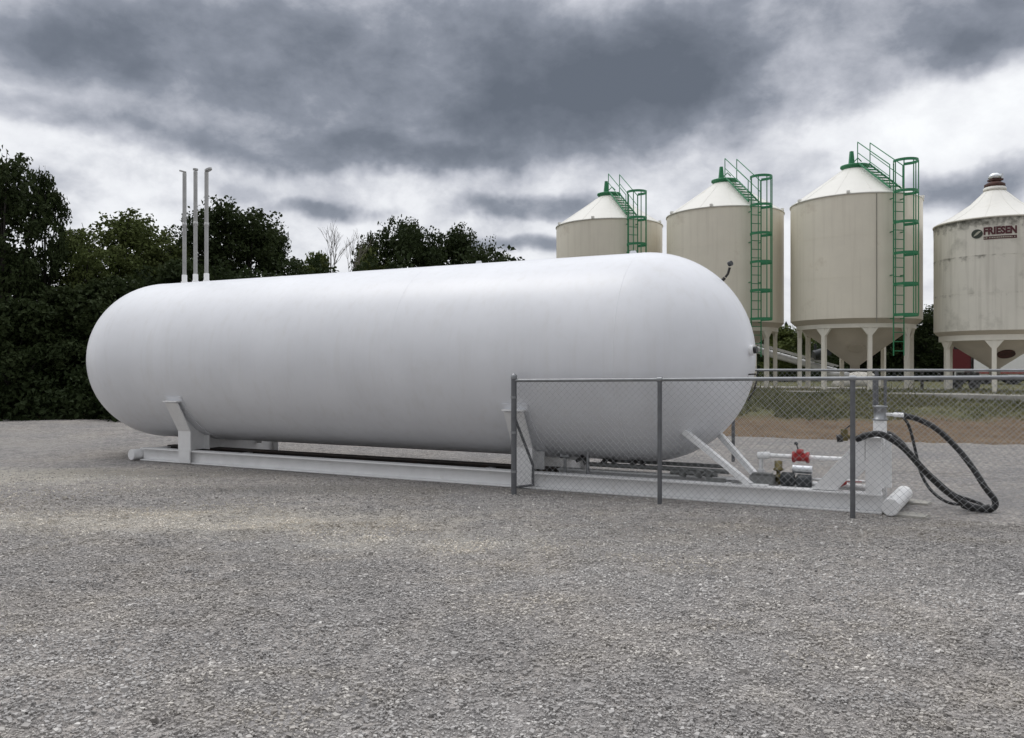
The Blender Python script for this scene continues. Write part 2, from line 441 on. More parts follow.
def dup(root):
    r = root.copy(); C.objects.link(r)
    for ch in list(root.children):
        c = ch.copy(); C.objects.link(c); c.parent = r
        for g in list(ch.children):
            d = g.copy(); C.objects.link(d); d.parent = c
    return r


def mesh_np(name, v, f, m, attr=None, parent=None, smooth=False):
    """Mesh from numpy arrays, all faces with the same corner count; attr = (name, per-face values)."""
    me = bpy.data.meshes.new(name); k = f.shape[1]
    me.vertices.add(len(v)); me.vertices.foreach_set('co', np.ascontiguousarray(v, np.float32).ravel())
    me.loops.add(f.size); me.loops.foreach_set('vertex_index', np.ascontiguousarray(f, np.int32).ravel())
    me.polygons.add(len(f)); me.polygons.foreach_set('loop_start', np.arange(0, f.size, k, dtype=np.int32))
    me.polygons.foreach_set('use_smooth', np.full(len(f), smooth))
    me.update(calc_edges=True)
    if attr:
        a = me.attributes.new(attr[0], 'FLOAT', 'FACE'); a.data.foreach_set('value', np.ascontiguousarray(attr[1], np.float32))
    me.materials.append(m)
    o = bpy.data.objects.new(name, me); C.objects.link(o)
    if parent: o.parent = parent
    return o


# ------------------------------------------------------------------ ground
def value_noise(x, y, seed):
    rng = np.random.default_rng(seed); g = rng.random((64, 64))
    xi = np.floor(x).astype(int); yi = np.floor(y).astype(int); fx = x - xi; fy = y - yi
    fx = fx * fx * (3 - 2 * fx); fy = fy * fy * (3 - 2 * fy)
    a = g[xi % 64, yi % 64]; b = g[(xi + 1) % 64, yi % 64]; c = g[xi % 64, (yi + 1) % 64]; d = g[(xi + 1) % 64, (yi + 1) % 64]
    return (a * (1 - fx) + b * fx) * (1 - fy) + (c * (1 - fx) + d * fx) * fy


def ground_h(x, y):
    x = np.asarray(x, float); y = np.asarray(y, float)
    near = np.exp(-((x / 30) ** 2 + ((y - 8) / 26) ** 2))
    h = (value_noise(x * .5, y * .5, 1) - .5) * .05 + (value_noise(x * 1.7, y * 1.7, 2) - .5) * .035 + (value_noise(x * 5, y * 5, 3) - .5) * .018
    s = x * EX.x + y * EX.y; d = x * NX.x + y * NX.y
    inside = np.clip((d - 9.0) / .7, 0, 1) * np.clip((12.4 - d) / .6, 0, 1) * np.clip((s + 13.2) / .6, 0, 1) * np.clip((.8 - s) / .6, 0, 1)
    left = np.clip((-x - 7.5) / 4, 0, 1) * (value_noise(x * .55 + 9, y * .55, 5) - .42) * .16
    left = left + .26 * np.exp(-((x + 11.5) / 3.2) ** 2 - ((y - 21.5) / 3.5) ** 2)
    return h * near * (1 - .85 * inside) + left * near * (1 - inside)


def grid_lines(lo, hi, near_lo, near_hi, step, grow=1.35):
    a = list(np.arange(near_lo, near_hi + 1e-6, step)); s = step; x = near_hi
    while x < hi: s *= grow; x += s; a.append(min(x, hi))
    s = step; x = near_lo; pre = []
    while x > lo: s *= grow; x -= s; pre.append(max(x, lo))
    return np.array(pre[::-1] + a)


gx = grid_lines(-900, 900, -17, 13, .16); gy = grid_lines(-500, 1500, 2, 27, .14)
XX, YY = np.meshgrid(gx, gy, indexing='ij'); ZZ = ground_h(XX, YY)
nx, ny = XX.shape
idx = np.arange(nx * ny).reshape(nx, ny)
F = np.stack([idx[:-1, :-1], idx[1:, :-1], idx[1:, 1:], idx[:-1, 1:]], -1).reshape(-1, 4)
tag(mesh_np('ground', np.stack([XX, YY, ZZ], -1).reshape(-1, 3), F, gravel_material(), smooth=True), kind='structure')

# raised bank and the land behind it
us = grid_lines(-700, 700, -34, 34, .4); qs = np.concatenate([np.arange(-.6, 9, .2), np.arange(9, 40, 1.0), [50, 70, 100, 160, 260, 420, 800, 1400]])
UU, QQ = np.meshgrid(us, qs, indexing='ij')
bx = BANK_P.x + UU * BANK_N.y + QQ * BANK_N.x; by = BANK_P.y - UU * BANK_N.x + QQ * BANK_N.y
wob = (value_noise(UU * .5, QQ * 0 + 3, 7) - .5) * .7 + (value_noise(UU * 2.1, QQ * 0 + 8, 8) - .5) * .3
t = np.clip((QQ + wob * np.clip(1 - QQ / 6, 0, 1)) / 7, 0, 1)
bz = .82 * (t * .55 + .45 * t * t * (3 - 2 * t))
bz = bz + (value_noise(UU * 1.2, QQ * 1.2, 9) - .5) * .10 * np.clip(QQ / 1.5, 0, 1) * np.clip((14 - QQ) / 6, 0.15, 1)
bz = np.where(QQ + wob < .02, -.12, bz)
nu, nq = UU.shape; idx = np.arange(nu * nq).reshape(nu, nq)
F = np.stack([idx[:-1, :-1], idx[1:, :-1], idx[1:, 1:], idx[:-1, 1:]], -1).reshape(-1, 4)
bank = mesh_np('bank_terrain', np.stack([bx, by, bz], -1).reshape(-1, 3), F, bank_material(), smooth=True)
at = bank.data.attributes.new('across', 'FLOAT', 'POINT'); at.data.foreach_set('value', QQ.ravel().astype(np.float32))
tag(bank, kind='structure')

# asphalt road far behind the bins
tag(MB().box((40, 66, .865), 260, 7, .03, (Vector((.99, -.1, 0)).normalized(), Vector((.1, .99, 0)).normalized(), Vector((0, 0, 1)))).build('road', asphalt), kind='structure')
# pale pad under the bins
pad = MB(); e = Vector((.74, -.67, 0)).normalized(); nn = Vector((.67, .74, 0)).normalized()
pad.box((10.2, 30.2, .785), 24, 7.0, .16, (e, nn, Vector((0, 0, 1))))
tag(pad.build('concrete_path', concrete, bevel=.02), kind='structure')

# gravel stones
def scatter_stones():
    rng = np.random.default_rng(11)
    iv = np.array([(x_, y_, z_) for x_ in (-1, 1) for y_ in (-1, 1) for z_ in (-1, 1)], float) * .72
    fi = np.array([(0, 1, 3, 2), (4, 6, 7, 5), (0, 4, 5, 1), (2, 3, 7, 6), (0, 2, 6, 4), (1, 5, 7, 3)])
    n = 640000
    y = 2.9 + 10.6 * rng.random(n) ** 1.0; half = .66 * y + .5
    keep = rng.random(n) < half / half.max()
    x = (rng.random(n) * 2 - 1) * half
    fade = np.clip((12.5 - y) / 8.5, 0, 1)
    keep &= rng.random(n) < .04 + .96 * fade
    x = x[keep]; y = y[keep]; n = len(x)
    d = x * NX.x + y * NX.y; k = d < 9.86; x = x[k]; y = y[k]; n = len(x)
    r = np.clip(rng.lognormal(math.log(.0054), .34, n), .0030, .0135)
    big_ = rng.random(n) < .0008; r = np.where(big_, rng.uniform(.012, .019, n), r)
    shapes = [iv * (1 + (rng.random((8, 3)) - .5) * .95) for _ in range(24)]
    S = np.stack(shapes)[rng.integers(0, 24, n)]
    S = S * (rng.random((n, 1, 3)) * .7 + .7) * np.array([1.05, 1.05, .95])
    a = rng.random(n) * 6.283; ca, sa = np.cos(a)[:, None], np.sin(a)[:, None]
    tilt = (rng.random((n, 1)) - .5) * 1.0
    X = S[..., 0] * ca - S[..., 1] * sa; Y = S[..., 0] * sa + S[..., 1] * ca; Z = S[..., 2] + X * tilt * .6
    V = np.stack([X, Y, Z], -1) * r[:, None, None]
    V[..., 0] += x[:, None]; V[..., 1] += y[:, None]; V[..., 2] += (ground_h(x, y) + r * .28)[:, None]
    Fc = (fi[None] + (np.arange(n) * 8)[:, None, None]).reshape(-1, 4)
    s_ = x * EX.x + y * EX.y; d_ = x * NX.x + y * NX.y
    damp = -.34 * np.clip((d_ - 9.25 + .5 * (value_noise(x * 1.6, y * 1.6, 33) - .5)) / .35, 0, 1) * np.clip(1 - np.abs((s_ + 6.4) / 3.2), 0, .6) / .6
    damp += .30 * (value_noise(x * .7, y * .9, 34) - .5) + .22 * (value_noise(x * 2.6, y * 3.2, 35) - .5)
    pale = (.48 * np.exp(-((x + 3.0) / 2.7) ** 2 - ((y - 8.6) / .75) ** 2) + .5 * np.exp(-((x + 6.6) / 2.2) ** 2 - ((y - 11.6) / .8) ** 2)) * np.clip(value_noise(x * 1.9 + 3, y * 2.6, 36) * 2.2 - .35, 0, 1.2) + .35 * np.exp(-((x + .9) / 1.0) ** 2 - ((y - 7.6) / .35) ** 2)
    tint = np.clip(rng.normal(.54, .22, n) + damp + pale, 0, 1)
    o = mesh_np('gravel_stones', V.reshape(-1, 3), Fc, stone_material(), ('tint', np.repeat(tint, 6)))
    tan = value_noise(x * .9 + 20, y * 1.3, 31) * .55 + value_noise(x * 3.1, y * 3.7, 32) * .45
    for (cx, cy, rx, ry, am) in ((-3.3, 8.7, 2.9, .9, .42), (-.9, 7.6, 1.3, .5, .4), (2.2, 8.2, 2.2, .7, .18), (-6.5, 11.0, 2.5, 1.2, .3)):
        tan += am * np.exp(-((x - cx) / rx) ** 2 - ((y - cy) / ry) ** 2)
    a_ = o.data.attributes.new('tan', 'FLOAT', 'FACE'); a_.data.foreach_set('value', np.repeat(np.clip((tan - .48) * 1.7, 0, 1), 6).astype(np.float32))
    tag(o, 'loose grey crushed stones covering the yard in front of the tank', 'gravel', kind='stuff')


scatter_stones()


# ------------------------------------------------------------------ the tank on its skid
S0 = -8.03
tank = thing('propane_tank', 'long white horizontal gas tank with rounded ends on a white steel skid', 'storage tank', W(S0, TD, 0), -TH)
def T(s, d, z): return Vector((s - S0, d - TD, z))       # tank coordinates to the thing's own
SL, SR = -12.666 - S0, -3.388 - S0
prof = []
for i in range(25):
    a = math.pi / 2 * i / 24; prof.append((max(TR * math.sin(a), .002), SL - TR * math.cos(a)))
for s in np.linspace(SL, SR, 26)[1:-1]: prof.append((TR, s))
for i in range(25):
    a = math.pi / 2 * i / 24; prof.append((max(TR * math.cos(a), .002), SR + TR * math.sin(a)))
shell = MB().lathe(prof, (0, 0, TZ), 96, 'X').build('shell', white_tank, tank)
# weld seams round the shell and on the heads
for s in (SL, SL + 2.9, SR - 3.3, SR):
    MB().lathe([(TR - .003, s - .012), (TR + .0012, s - .007), (TR + .0022, s), (TR + .0012, s + .007), (TR - .003, s + .012)], (0, 0, TZ), 96, 'X').build('weld_seam', white_tank, shell)

BEAM_Z = .22
def ibeam(mb, a, b, h=.22, w=.17, tf=.022, tw=.02):
    """I section between a and b (both on its underside)."""
    mb.bar(a + Vector((0, 0, tf / 2)), b + Vector((0, 0, tf / 2)), w, tf)
    mb.bar(a + Vector((0, 0, h / 2)), b + Vector((0, 0, h / 2)), tw, h - 2 * tf - .002)
    mb.bar(a + Vector((0, 0, h - tf / 2)), b + Vector((0, 0, h - tf / 2)), w, tf)
DF, DB, DS = 10.0, 10.58, 11.90      # two beams; the saddles reach back to DS on footings
for d in (DF, DB):
    if d == DF:
        m = MB(); ibeam(m, T(-12.25, d, 0.005), T(-.40, d, 0.005)); m.build('skid_beam', white_steel, tank, bevel=.004)
    else:
        m = MB(); ibeam(m, T(-4.55, d, 0.005), T(-.40, d, 0.005)); m.build('skid_beam', white_steel, tank, bevel=.004)
        m = MB(); ibeam(m, T(-12.25, d, 0.005), T(-4.56, d, 0.005)); ob = m.build('skid_beam', dark_steel, tank, bevel=.004); ob['label'] = 'dark brown inner beam'  # left stretch of the inner beam coloured dark brown, the rest white
for s in (-10.3, -5.6, -2.2, -.95):
    m = MB(); ibeam(m, T(s, DF + .012, .03), T(s, DB - .012, .03), h=.15, w=.1); m.build('cross_member', white_steel, tank)
for s0, d0, s1, d1 in ((-12.36, DF - .17, -12.30, DB + .25), (-.315, 9.81, -.20, 10.98)):
    m = MB(); pa, pb = T(s0, d0, .105), T(s1, d1, .105); m.tube([pa, pb], .093, 28)
    ax = (pb - pa).normalized(); sx = ax.cross(Vector((0, 0, 1))).normalized()
    for p, k in ((pa, -1), (pb, 1)):
        m.tube([p + ax * (k * .001), p + ax * (k * .006)], .086, 28)
    m.build('end_pipe', white_steel, tank, bevel=.0)

def saddle(s):
    arc = []
    half = math.asin(min(1, 1.255 / (TR + .02)))
    for i in range(25):
        a = -half + 2 * half * i / 24
        arc.append(T(s, TD + (TR + .018) * math.sin(a), TZ - (TR + .018) * math.cos(a)))
    z1 = arc[0].z
    d1 = TD - 1.255
    out = [T(s, d1 - .055, z1 + .0), T(s, DF - .085, .56), T(s, DF - .085, BEAM_Z + .006), T(s, DB + .1, BEAM_Z + .006), T(s, DB + .1, .03), T(s, DS + .085, .03), T(s, DS + .085, .56), T(s, 2 * TD - d1 + .055, z1)]
    poly = out[:]; poly += [p for p in arc[::-1]]
    m = MB(); m.prism([p - Vector((.0125, 0, 0)) for p in poly], (.025, 0, 0))
    sad = m.build('saddle', white_steel, tank)
    for sg in (0, 1):
        pts = out[:3] if sg == 0 else out[:4:-1]
        f = MB(); wd = .29; th = .022; k = -1 if sg == 0 else 1
        for a, b in zip(pts[:-1], pts[1:]):
            dirv = (b - a).normalized(); nrm = Vector((0, k * abs(dirv.z), 0)) + Vector((0, 0, 0))
            nv = dirv.cross(Vector((1, 0, 0))); 
            if nv.y * k < 0: nv = -nv
            f.box((a + b) / 2 + nv * (th / 2 + .001), wd, (b - a).length + .004, th, (Vector((1, 0, 0)), dirv, nv))
        f.build('outer_flange', white_steel, sad, bevel=.003)
        c = MB(); c.box(pts[0] + Vector((0, k * -.01, .016)), wd + .02, .13, .022); c.build('horn_cap', white_steel, sad)
        ft = MB(); ft.box(T(s, (DF - .099) if sg == 0 else (DS + .099), .12), .26, .022, .205); ft.build('foot_plate', white_steel, sad)
    for d in (DF + .32, DS - .32):
        zt = TZ - math.sqrt((TR + .02) ** 2 - (d - TD) ** 2)
        g = MB(); g.box(T(s, d, (zt + BEAM_Z) / 2), .26, .02, zt - BEAM_Z); g.build('stiffener', white_steel, sad)
    # wear plate wrapped on the shell
    w = MB(); vs = []; n = 40; h2 = half + .075
    for rr in (TR + .003, TR + .013):
        for i in range(n + 1):
            a = -h2 + 2 * h2 * i / n
            for x in (-.19, .19): vs.append(T(s + x, TD + rr * math.sin(a), TZ - rr * math.cos(a)))
    o = 2 * (n + 1); fs = []
    for i in range(n):
        a = 2 * i
        fs += [(a, a + 2, a + 3, a + 1), (o + a, o + a + 1, o + a + 3, o + a + 2), (a, o + a, o + a + 2, a + 2), (a + 1, a + 3, o + a + 3, o + a + 1)]
    fs += [(0, 1, o + 1, o), (2 * n, o + 2 * n, o + 2 * n + 1, 2 * n + 1)]
    w.add(vs, fs); w.build('wear_plate', white_tank, sad)
for s in (-11.14, -4.80): saddle(s)

# relief vents on the crown
for i, px in enumerate((184.5, 195.5, 206.5)):
    rel = math.atan((px - 512) / FPX) - TH; s = TD * math.tan(rel)
    zt = (5.26, 5.26, 5.22)[i]; zb = TZ + TR - .02
    m = MB(); m.tube([T(s, TD, zb), T(s, TD, zt)], .036, 14)
    v = m.build('vent_pipe', vent_metal, tank)
    f = MB(); f.lathe([(.06, zb), (.06, zb + .05), (.047, zb + .055), (.047, zb + .17), (.036, zb + .18)], T(s, TD, 0), 20); f.build('relief_valve', white_steel, v)
    MB().lathe([(.0, zt - 1.02), (.043, zt - 1.02), (.043, zt - .93), (.0, zt - .93)], T(s, TD, 0), 16).build('coupling', vent_metal, v)
    tilt = (-.55, .0, .55)[i]
    cp = MB(); c0 = T(s, TD, zt + .02) + Vector((.05 * (1 if tilt > .1 else -1 if tilt < -.1 else 0), 0, 0))
    ax = Matrix.Rotation(-tilt * .55, 3, 'Y'); X, Y, Z = ax @ Vector((1, 0, 0)), Vector((0, 1, 0)), ax @ Vector((0, 0, 1))
    ring = [c0 + X * ((.08 if abs(tilt) > .1 else .042) * math.cos(a)) + Y * (.05 * math.sin(a)) for a in np.linspace(0, 6.283, 17)[:-1]]
    cp.prism(ring, Z * .03); cp.build('rain_cap', vent_metal, v)
# lifting lugs
for s in (-6.05, -3.6):
    g = MB(); g.prism([T(s - .06, TD - .012, TZ + TR - .01), T(s + .06, TD - .012, TZ + TR - .01), T(s + .035, TD - .012, TZ + TR + .05), T(s - .035, TD - .012, TZ + TR + .05)], (0, .024, 0)); g.build('lifting_lug', white_tank, tank)
# dial thermometer on the head
def head_pt(sd, az, el, r=TR): # direction on the right head
    return T(-3.388, TD, TZ) + Vector((math.cos(el) * math.cos(az), -math.cos(el) * math.sin(az), math.sin(el))) * r
a = head_pt(0, R(-12), R(46)); nrm = (a - T(-3.388, TD, TZ)).normalized()
g = MB(); g.tube([a - nrm * .02, a + nrm * .05], .022, 12); g.tube([a + nrm * .06, a + nrm * .08 + Vector((.02, 0, .03)), a + nrm * .10 + Vector((.03, 0, .10))], .017, 10)
gg = g.build('gauge', dark_iron, tank)
q = a + nrm * .11 + Vector((.03, 0, .13)); MB().tube([q - Vector((.02, -.01, -.01)), q + Vector((.02, -.01, .02))], .034, 18).build('dial', motor_black, gg)
# level gauge and fittings on the nose of the head
a = head_pt(0, R(8), R(3)); nrm = (a - T(-3.388, TD, TZ)).normalized()
g = MB(); g.tube([a - nrm * .02, a + nrm * .05], .07, 22); g.build('level_gauge', white_steel, tank)
g = MB(); g.tube([a + nrm * .05, a + nrm * .09], .045, 20); g.build('gauge_dial', dark_iron, tank)
g = MB()
p0 = head_pt(0, R(8), R(-9), TR + .05)
g.tube([p0 - nrm * .1, p0 + nrm * .04, p0 + nrm * .06 + Vector((0, 0, -.04)), p0 + nrm * .02 + Vector((0, 0, -.2)), p0 + Vector((-.06, 0, -.34))], .010, 10); g.build('sample_line', dark_iron, tank)

# struts from the head down to the beams
for d, top in ((DF, T(-2.66, 10.2, .84)), (DB, T(-2.40, 11.0, .755))):
    bot = T(-1.82, d, BEAM_Z + .03)
    m = MB(); ax = (bot - top).normalized(); side = Vector((0, 1, 0)); side = (side - ax * side.dot(ax)).normalized(); nz = ax.cross(side)
    m.box((top + bot) / 2, (bot - top).length, .13, .012, (ax, side, nz))
    for k in (-1, 1): m.box((top + bot) / 2 + side * (k * .058) - nz * .032, (bot - top).length, .012, .052, (ax, side, nz))
    m.build('head_strut', white_steel, tank)
    f = MB(); f.box(T(-1.78, d, BEAM_Z + .0135), .3, .15, .014); f.build('strut_foot', white_steel, tank)

# loading bulkhead at the right end: two posts, each with a wide sloped plate, and a tie
for sp_, d, wd in ((-.49, DF, .16), (-.385, DB, .12)):
    m = MB(); m.box(T(sp_, d, BEAM_Z + .31), wd, wd, .62); post = m.build('bulkhead_post', white_steel, tank, bevel=.006)
    g = MB(); o_ = sp_ + .49
    g.prism([T(-.575 + o_, d - .06, .835), T(-.65 + o_, d - .06, .81), T(-1.14 + o_, d - .06, BEAM_Z + .012), T(-.87 + o_, d - .06, BEAM_Z + .012), T(-.575 + o_, d - .06, .58)], (0, .12, 0))
    g.build('sloped_brace', white_steel, tank, bevel=.005)
m = MB(); m.box(T(-.45, (DF + DB) / 2, .775), .12, DB - DF - .15, .10); m.build('tie_beam', white_steel, tank, bevel=.005)
m = MB(); m.box(T(-.49, DF, .845), .19, .19, .014); m.build('post_cap', white_steel, tank)
# riser with its valve body
rd = 10.62
m = MB(); m.box(T(-.45, rd, .50), .145, .13, 1.0); m.build('riser', white_steel, tank)
m = MB(); m.lathe([(.0, 1.0), (.085, 1.0), (.085, 1.02), (.07, 1.025), (.07, 1.15), (.085, 1.155), (.085, 1.175), (.0, 1.175)], T(-.45, rd, 0), 20); m.build('valve_body', galv, tank)
m = MB(); m.tube([T(-.51, rd, 1.17), T(-.51, rd, 1.53)], .022, 12); m.tube([T(-.395, rd, 1.17), T(-.395, rd, 1.50)], .018, 12); m.build('vent_riser', galv_dull, tank)
m = MB(); m.tube([T(-.43, rd, 1.075), T(-.30, rd - .04, 1.075)], .02, 12); m.tube([T(-.30, rd - .04, 1.075), T(-.20, rd - .07, 1.072)], .026, 14); m.build('hose_fitting', white_steel, tank)
# brass and iron valve left of the post
m = MB(); m.tube([T(-.62, DF - .02, .835), T(-.79, DF - .04, .85)], .026, 12); m.tube([T(-.79, DF - .04, .80), T(-.79, DF - .04, .93)], .04, 14)
vv = m.build('ball_valve', brass, tank)
m = MB(); m.bar(T(-.79, DF - .04, .925), T(-.72, DF - .05, .98), .03, .012); m.build('lever', dark_iron, vv)
m = MB(); m.tube([T(-.87, DF - .05, .82), T(-.81, DF - .04, .83)], .045, 14); m.build('dust_cap', dark_iron, vv)

# pump, motor and piping on the skid
py = 10.2
m = MB(); zz = .53; pq = py + .1
m.tube([T(-1.76, pq, zz - .14), T(-1.76, pq, zz), T(-1.70, pq, zz + .03), T(-1.0, pq, zz + .025), T(-.84, pq, zz + .025)], .027, 14)
m.tube([T(-1.80, pq, zz + .02), T(-1.66, pq, zz + .03)], .045, 16)
m.build('transfer_pipe', white_steel, tank)
m = MB(); m.tube([T(-1.76, pq, BEAM_Z - .1), T(-1.76, pq, zz - .14)], .04, 14); m.build('suction_riser', white_steel, tank)
c = T(-1.30, pq, zz + .025)
m = MB(); m.tube([c - Vector((.095, 0, 0)), c - Vector((.065, 0, 0)), c - Vector((.06, 0, 0)), c + Vector((.06, 0, 0)), c + Vector((.065, 0, 0)), c + Vector((.095, 0, 0))], [.066, .066, .05, .05, .066, .066], 18)
m.lathe([(.0, .0), (.05, .0), (.04, .07), (.0, .08)], c + Vector((-.01, 0, .02)), 16)
rv = m.build('red_valve', red_paint, tank)
m = MB(); m.tube([c + Vector((-.03, 0, .09)), c + Vector((-.05, 0, .15))], .008, 8); m.lathe([(.001, .0), (.022, .008), (.025, .022), (.015, .038), (.001, .042)], c + Vector((-.055, 0, .14)), 14); m.build('valve_knob', motor_black, rv)
m = MB(); m.lathe([(.0, .22), (.04, .22), (.04, .30), (.06, .31), (.06, .33), (.025, .34), (.025, .38), (.06, .39), (.06, .41), (.046, .42), (.046, .50), (.0, .51)], T(-1.55, py + .05, 0), 18); m.build('strainer', brass, tank)
m = MB(); m.box(T(-1.72, py - .05, .285), .28, .17, .11); m.box(T(-1.72, py - .05, .35), .24, .13, .025); m.build('junction_box', grey_box, tank, bevel=.01)
m = MB()
mc = T(-1.36, py - .04, .30)
m.tube([mc - Vector((.15, 0, 0)), mc - Vector((.135, 0, 0)), mc + Vector((.0, 0, 0)), mc + Vector((.01, 0, 0))], [.06, .082, .082, .06], 22)
m.tube([mc + Vector((.03, 0, -.01)), mc + Vector((.045, 0, -.01)), mc + Vector((.19, 0, -.01)), mc + Vector((.2, 0, -.01))], [.06, .078, .078, .06], 22)
m.tube([mc + Vector((.0, 0, -.01)), mc + Vector((.05, 0, -.01))], .04, 14)
for k in range(8): m.lathe([(.082, -.003), (.087, -.003), (.087, .003), (.082, .003)], mc + Vector((-.125 + k * .016, 0, 0)), 22, 'X')
pm = m.build('pump', motor_black, tank)
m = MB(); m.tube([mc + Vector((-.02, .05, .125)), mc + Vector((.20, .05, .12))], .052, 20); m.build('motor', alu, pm)
m = MB(); m.box(mc + Vector((.03, 0, -.085)), .4, .16, .018); m.build('pump_foot', white_steel, pm)
# small red valve low on the run of pipe
m = MB(); m.tube([T(-1.15, DF + .16, .27), T(-.60, DF + .16, .27)], .022, 12); m.tube([T(-1.2, DF + .3, .30), T(-.60, DF + .3, .31)], .016, 10); m.build('drain_pipe', white_steel, tank)
m = MB(); m.tube([T(-.86, DF + .12, .29), T(-.78, DF + .12, .31)], [.045, .02], 12); m.bar(T(-.82, DF + .12, .315), T(-.62, DF + .12, .325), .02, .01); m.build('drain_valve', red_paint, tank)

# pipework under the belly
m = MB(); m.tube([T(-4.1, 10.55, .30), T(-2.2, 10.55, .30)], .030, 12); m.tube([T(-3.9, 10.85, .33), T(-2.25, 10.85, .33), T(-2.1, 10.6, .30)], .026, 12); m.build('belly_pipe', grey_box, tank)
for s, d, lean in ((-4.12, 10.5, .10), (-3.75, 10.62, .17), (-3.35, 10.62, .15)):
    zt = TZ - math.sqrt(TR ** 2 - (d - TD) ** 2) + .02
    m = MB(); m.tube([T(s - lean, d, zt), T(s - lean * .2, d, .36), T(s, d, .30)], .035, 12); m.tube([T(s - lean * 1.0, d, zt - .05), T(s - lean * .8, d, zt - .08)], .07, 14); m.build('nozzle', dark_iron, tank)
m = MB(); m.tube([T(-4.35, 10.3, .05), T(-4.35, 10.3, .42)], .02, 10); m.tube([T(-4.42, 10.3, .42), T(-4.28, 10.3, .42)], .03, 10); m.build('pipe_support', galv, tank)
m = MB(); m.tube([T(-4.0, 10.25, .05), T(-4.0, 10.25, .5)], .022, 10); m.build('pipe_support', galv, tank)
m = MB()
for s in (-2.75, -2.55, -2.42): m.tube([T(s, 10.35, .24), T(s + .03, 10.35, .33)], .05, 14)
m.tube([T(-2.9, 10.35, .28), T(-2.3, 10.35, .28)], .028, 12); m.build('check_valve', grey_box, tank)
m = MB(); m.box(T(-2.27, DF + .12, .245), .24, .07, .045); m.build('pipe_clamp', grey_box, tank)

# concrete footings under the skid end
for i, (s, d, lab) in enumerate(((-.14, 9.97, 'flat pale concrete footing under the near end of the skid'), (-.115, 10.95, 'flat pale concrete footing under the far end of the skid'))):
    p = W(s, d, .0); m = MB(); m.prism([(-.2, -.13, -.02), (.17, -.16, -.02), (.22, .06, -.02), (.05, .15, -.02), (-.18, .11, -.02)], (0, 0, .045))
    o = m.build('concrete_footing', concrete, bevel=.012); o.location = p; o.rotation_euler = (0, 0, -TH); tag(o, lab, 'footing', 'concrete footings under the skid')


# ------------------------------------------------------------------ chain link fences
def chain_mesh(a, b, z0a, z1a, z0b, z1b, parent, wire=.0014, pitch=.056, top=None):
    """Woven wire between the uprights a and b; each wire a zigzag."""
    a = Vector(a); b = Vector(b); L_ = (b - a).length; u = (b - a) / L_; nrm = Vector((-u.y, u.x, 0))
    cell = pitch * 1.414; n = int(L_ / (cell / 2)) + 1
    V = []; Fq = []; base = 0
    for i in range(n):
        x0 = i * cell / 2
        pts = []; z = 0; k = 0
        f = min(x0 / L_, 1); zl = z0a + (z0b - z0a) * f; zh = z1a + (z1b - z1a) * f
        if top: zh = min(zh, top(f))
        zz = zl; j = 0
        while zz < zh:
            xo = x0 + (cell / 4 if (i + j) % 2 == 0 else -cell / 4)
            xo = min(max(xo, 0), L_)
            pts.append((xo, zz, .004 if j % 2 else -.004)); zz += cell / 2; j += 1
        for (x1, q1, o1), (x2, q2, o2) in zip(pts[:-1], pts[1:]):
            p = a + u * x1 + nrm * o1 + Vector((0, 0, q1)); q = a + u * x2 + nrm * o2 + Vector((0, 0, q2))
            t_ = (q - p).normalized(); s1 = t_.cross(nrm).normalized() * wire; s2 = nrm * wire
            for c in (p, q):
                V += [c + s1, c + s2, c - s1, c - s2]
            for e in range(4): Fq.append((base + e, base + (e + 1) % 4, base + 4 + (e + 1) % 4, base + 4 + e))
            base += 8
    return mesh_np('chain_mesh', np.array([tuple(v) for v in V]), np.array(Fq), wire_zinc, parent=parent)


def fence_post(p, z1, r, parent, cap=True):
    m = MB(); m.tube([p + Vector((0, 0, -.2)), p + Vector((0, 0, z1))], r, 14)
    o = m.build('post', galv_dull, parent)
    if cap:
        MB().lathe([(r + .004, z1 - .03), (r + .006, z1 + .005), (r * .8, z1 + .03), (.002, z1 + .045)], p, 14).build('post_cap', galv, o)
    return o


F0 = W(-4.68, 9.40, .03); FE = EX * .9998 + NX * .030; FE.normalize()
fence = thing('chain_link_fence', 'galvanised chain link fence with sloped end panel in front of the white tank', 'fence', F0)
Z = Vector((0, 0, 1))
fz = lambda x: 1.43 + .012 * x
sp = [0, 1.90, 4.01, 6.1, 8.2]
for i, x in enumerate(sp): fence_post(FE * x, fz(x) + (.05 if i == 0 else -.02), .036 if i == 0 else .027, fence, i == 0)
m = MB(); m.tube([FE * x + Z * fz(x) for x in (0, 2, 4, 6, 8.5)], .0215, 12); m.build('top_rail', galv, fence)
for x in sp[1:]:
    MB().tube([FE * (x - .03) + Z * fz(x), FE * (x + .03) + Z * fz(x)], .034, 12).build('rail_clamp', galv, fence)
for x0, x1 in zip(sp[:-1], sp[1:]): chain_mesh(FE * x0, FE * x1, .03, fz(x0) + .03, .03, fz(x1) + .03, fence)
# sloped wing closing the gap to the skid
w1 = FE * .02 + Vector((.17, .30, 0)); w1 = P(533, 490, 10.72) - F0; w1.z = 0
m = MB(); m.tube([Z * .98, w1 + Z * .32, w1 + Z * .05], .018, 10); m.tube([w1 + Z * .06, Z * .06], .016, 10); m.build('wing_frame', galv_dull, fence)
chain_mesh(Vector((0, 0, 0)), w1, .06, .96, .06, .96, fence, top=lambda f: .96 - f * .64)
for z in (.25, .75, 1.2): MB().tube([Z * z, Z * (z + .03)], .042, 12).build('tension_band', galv, fence)

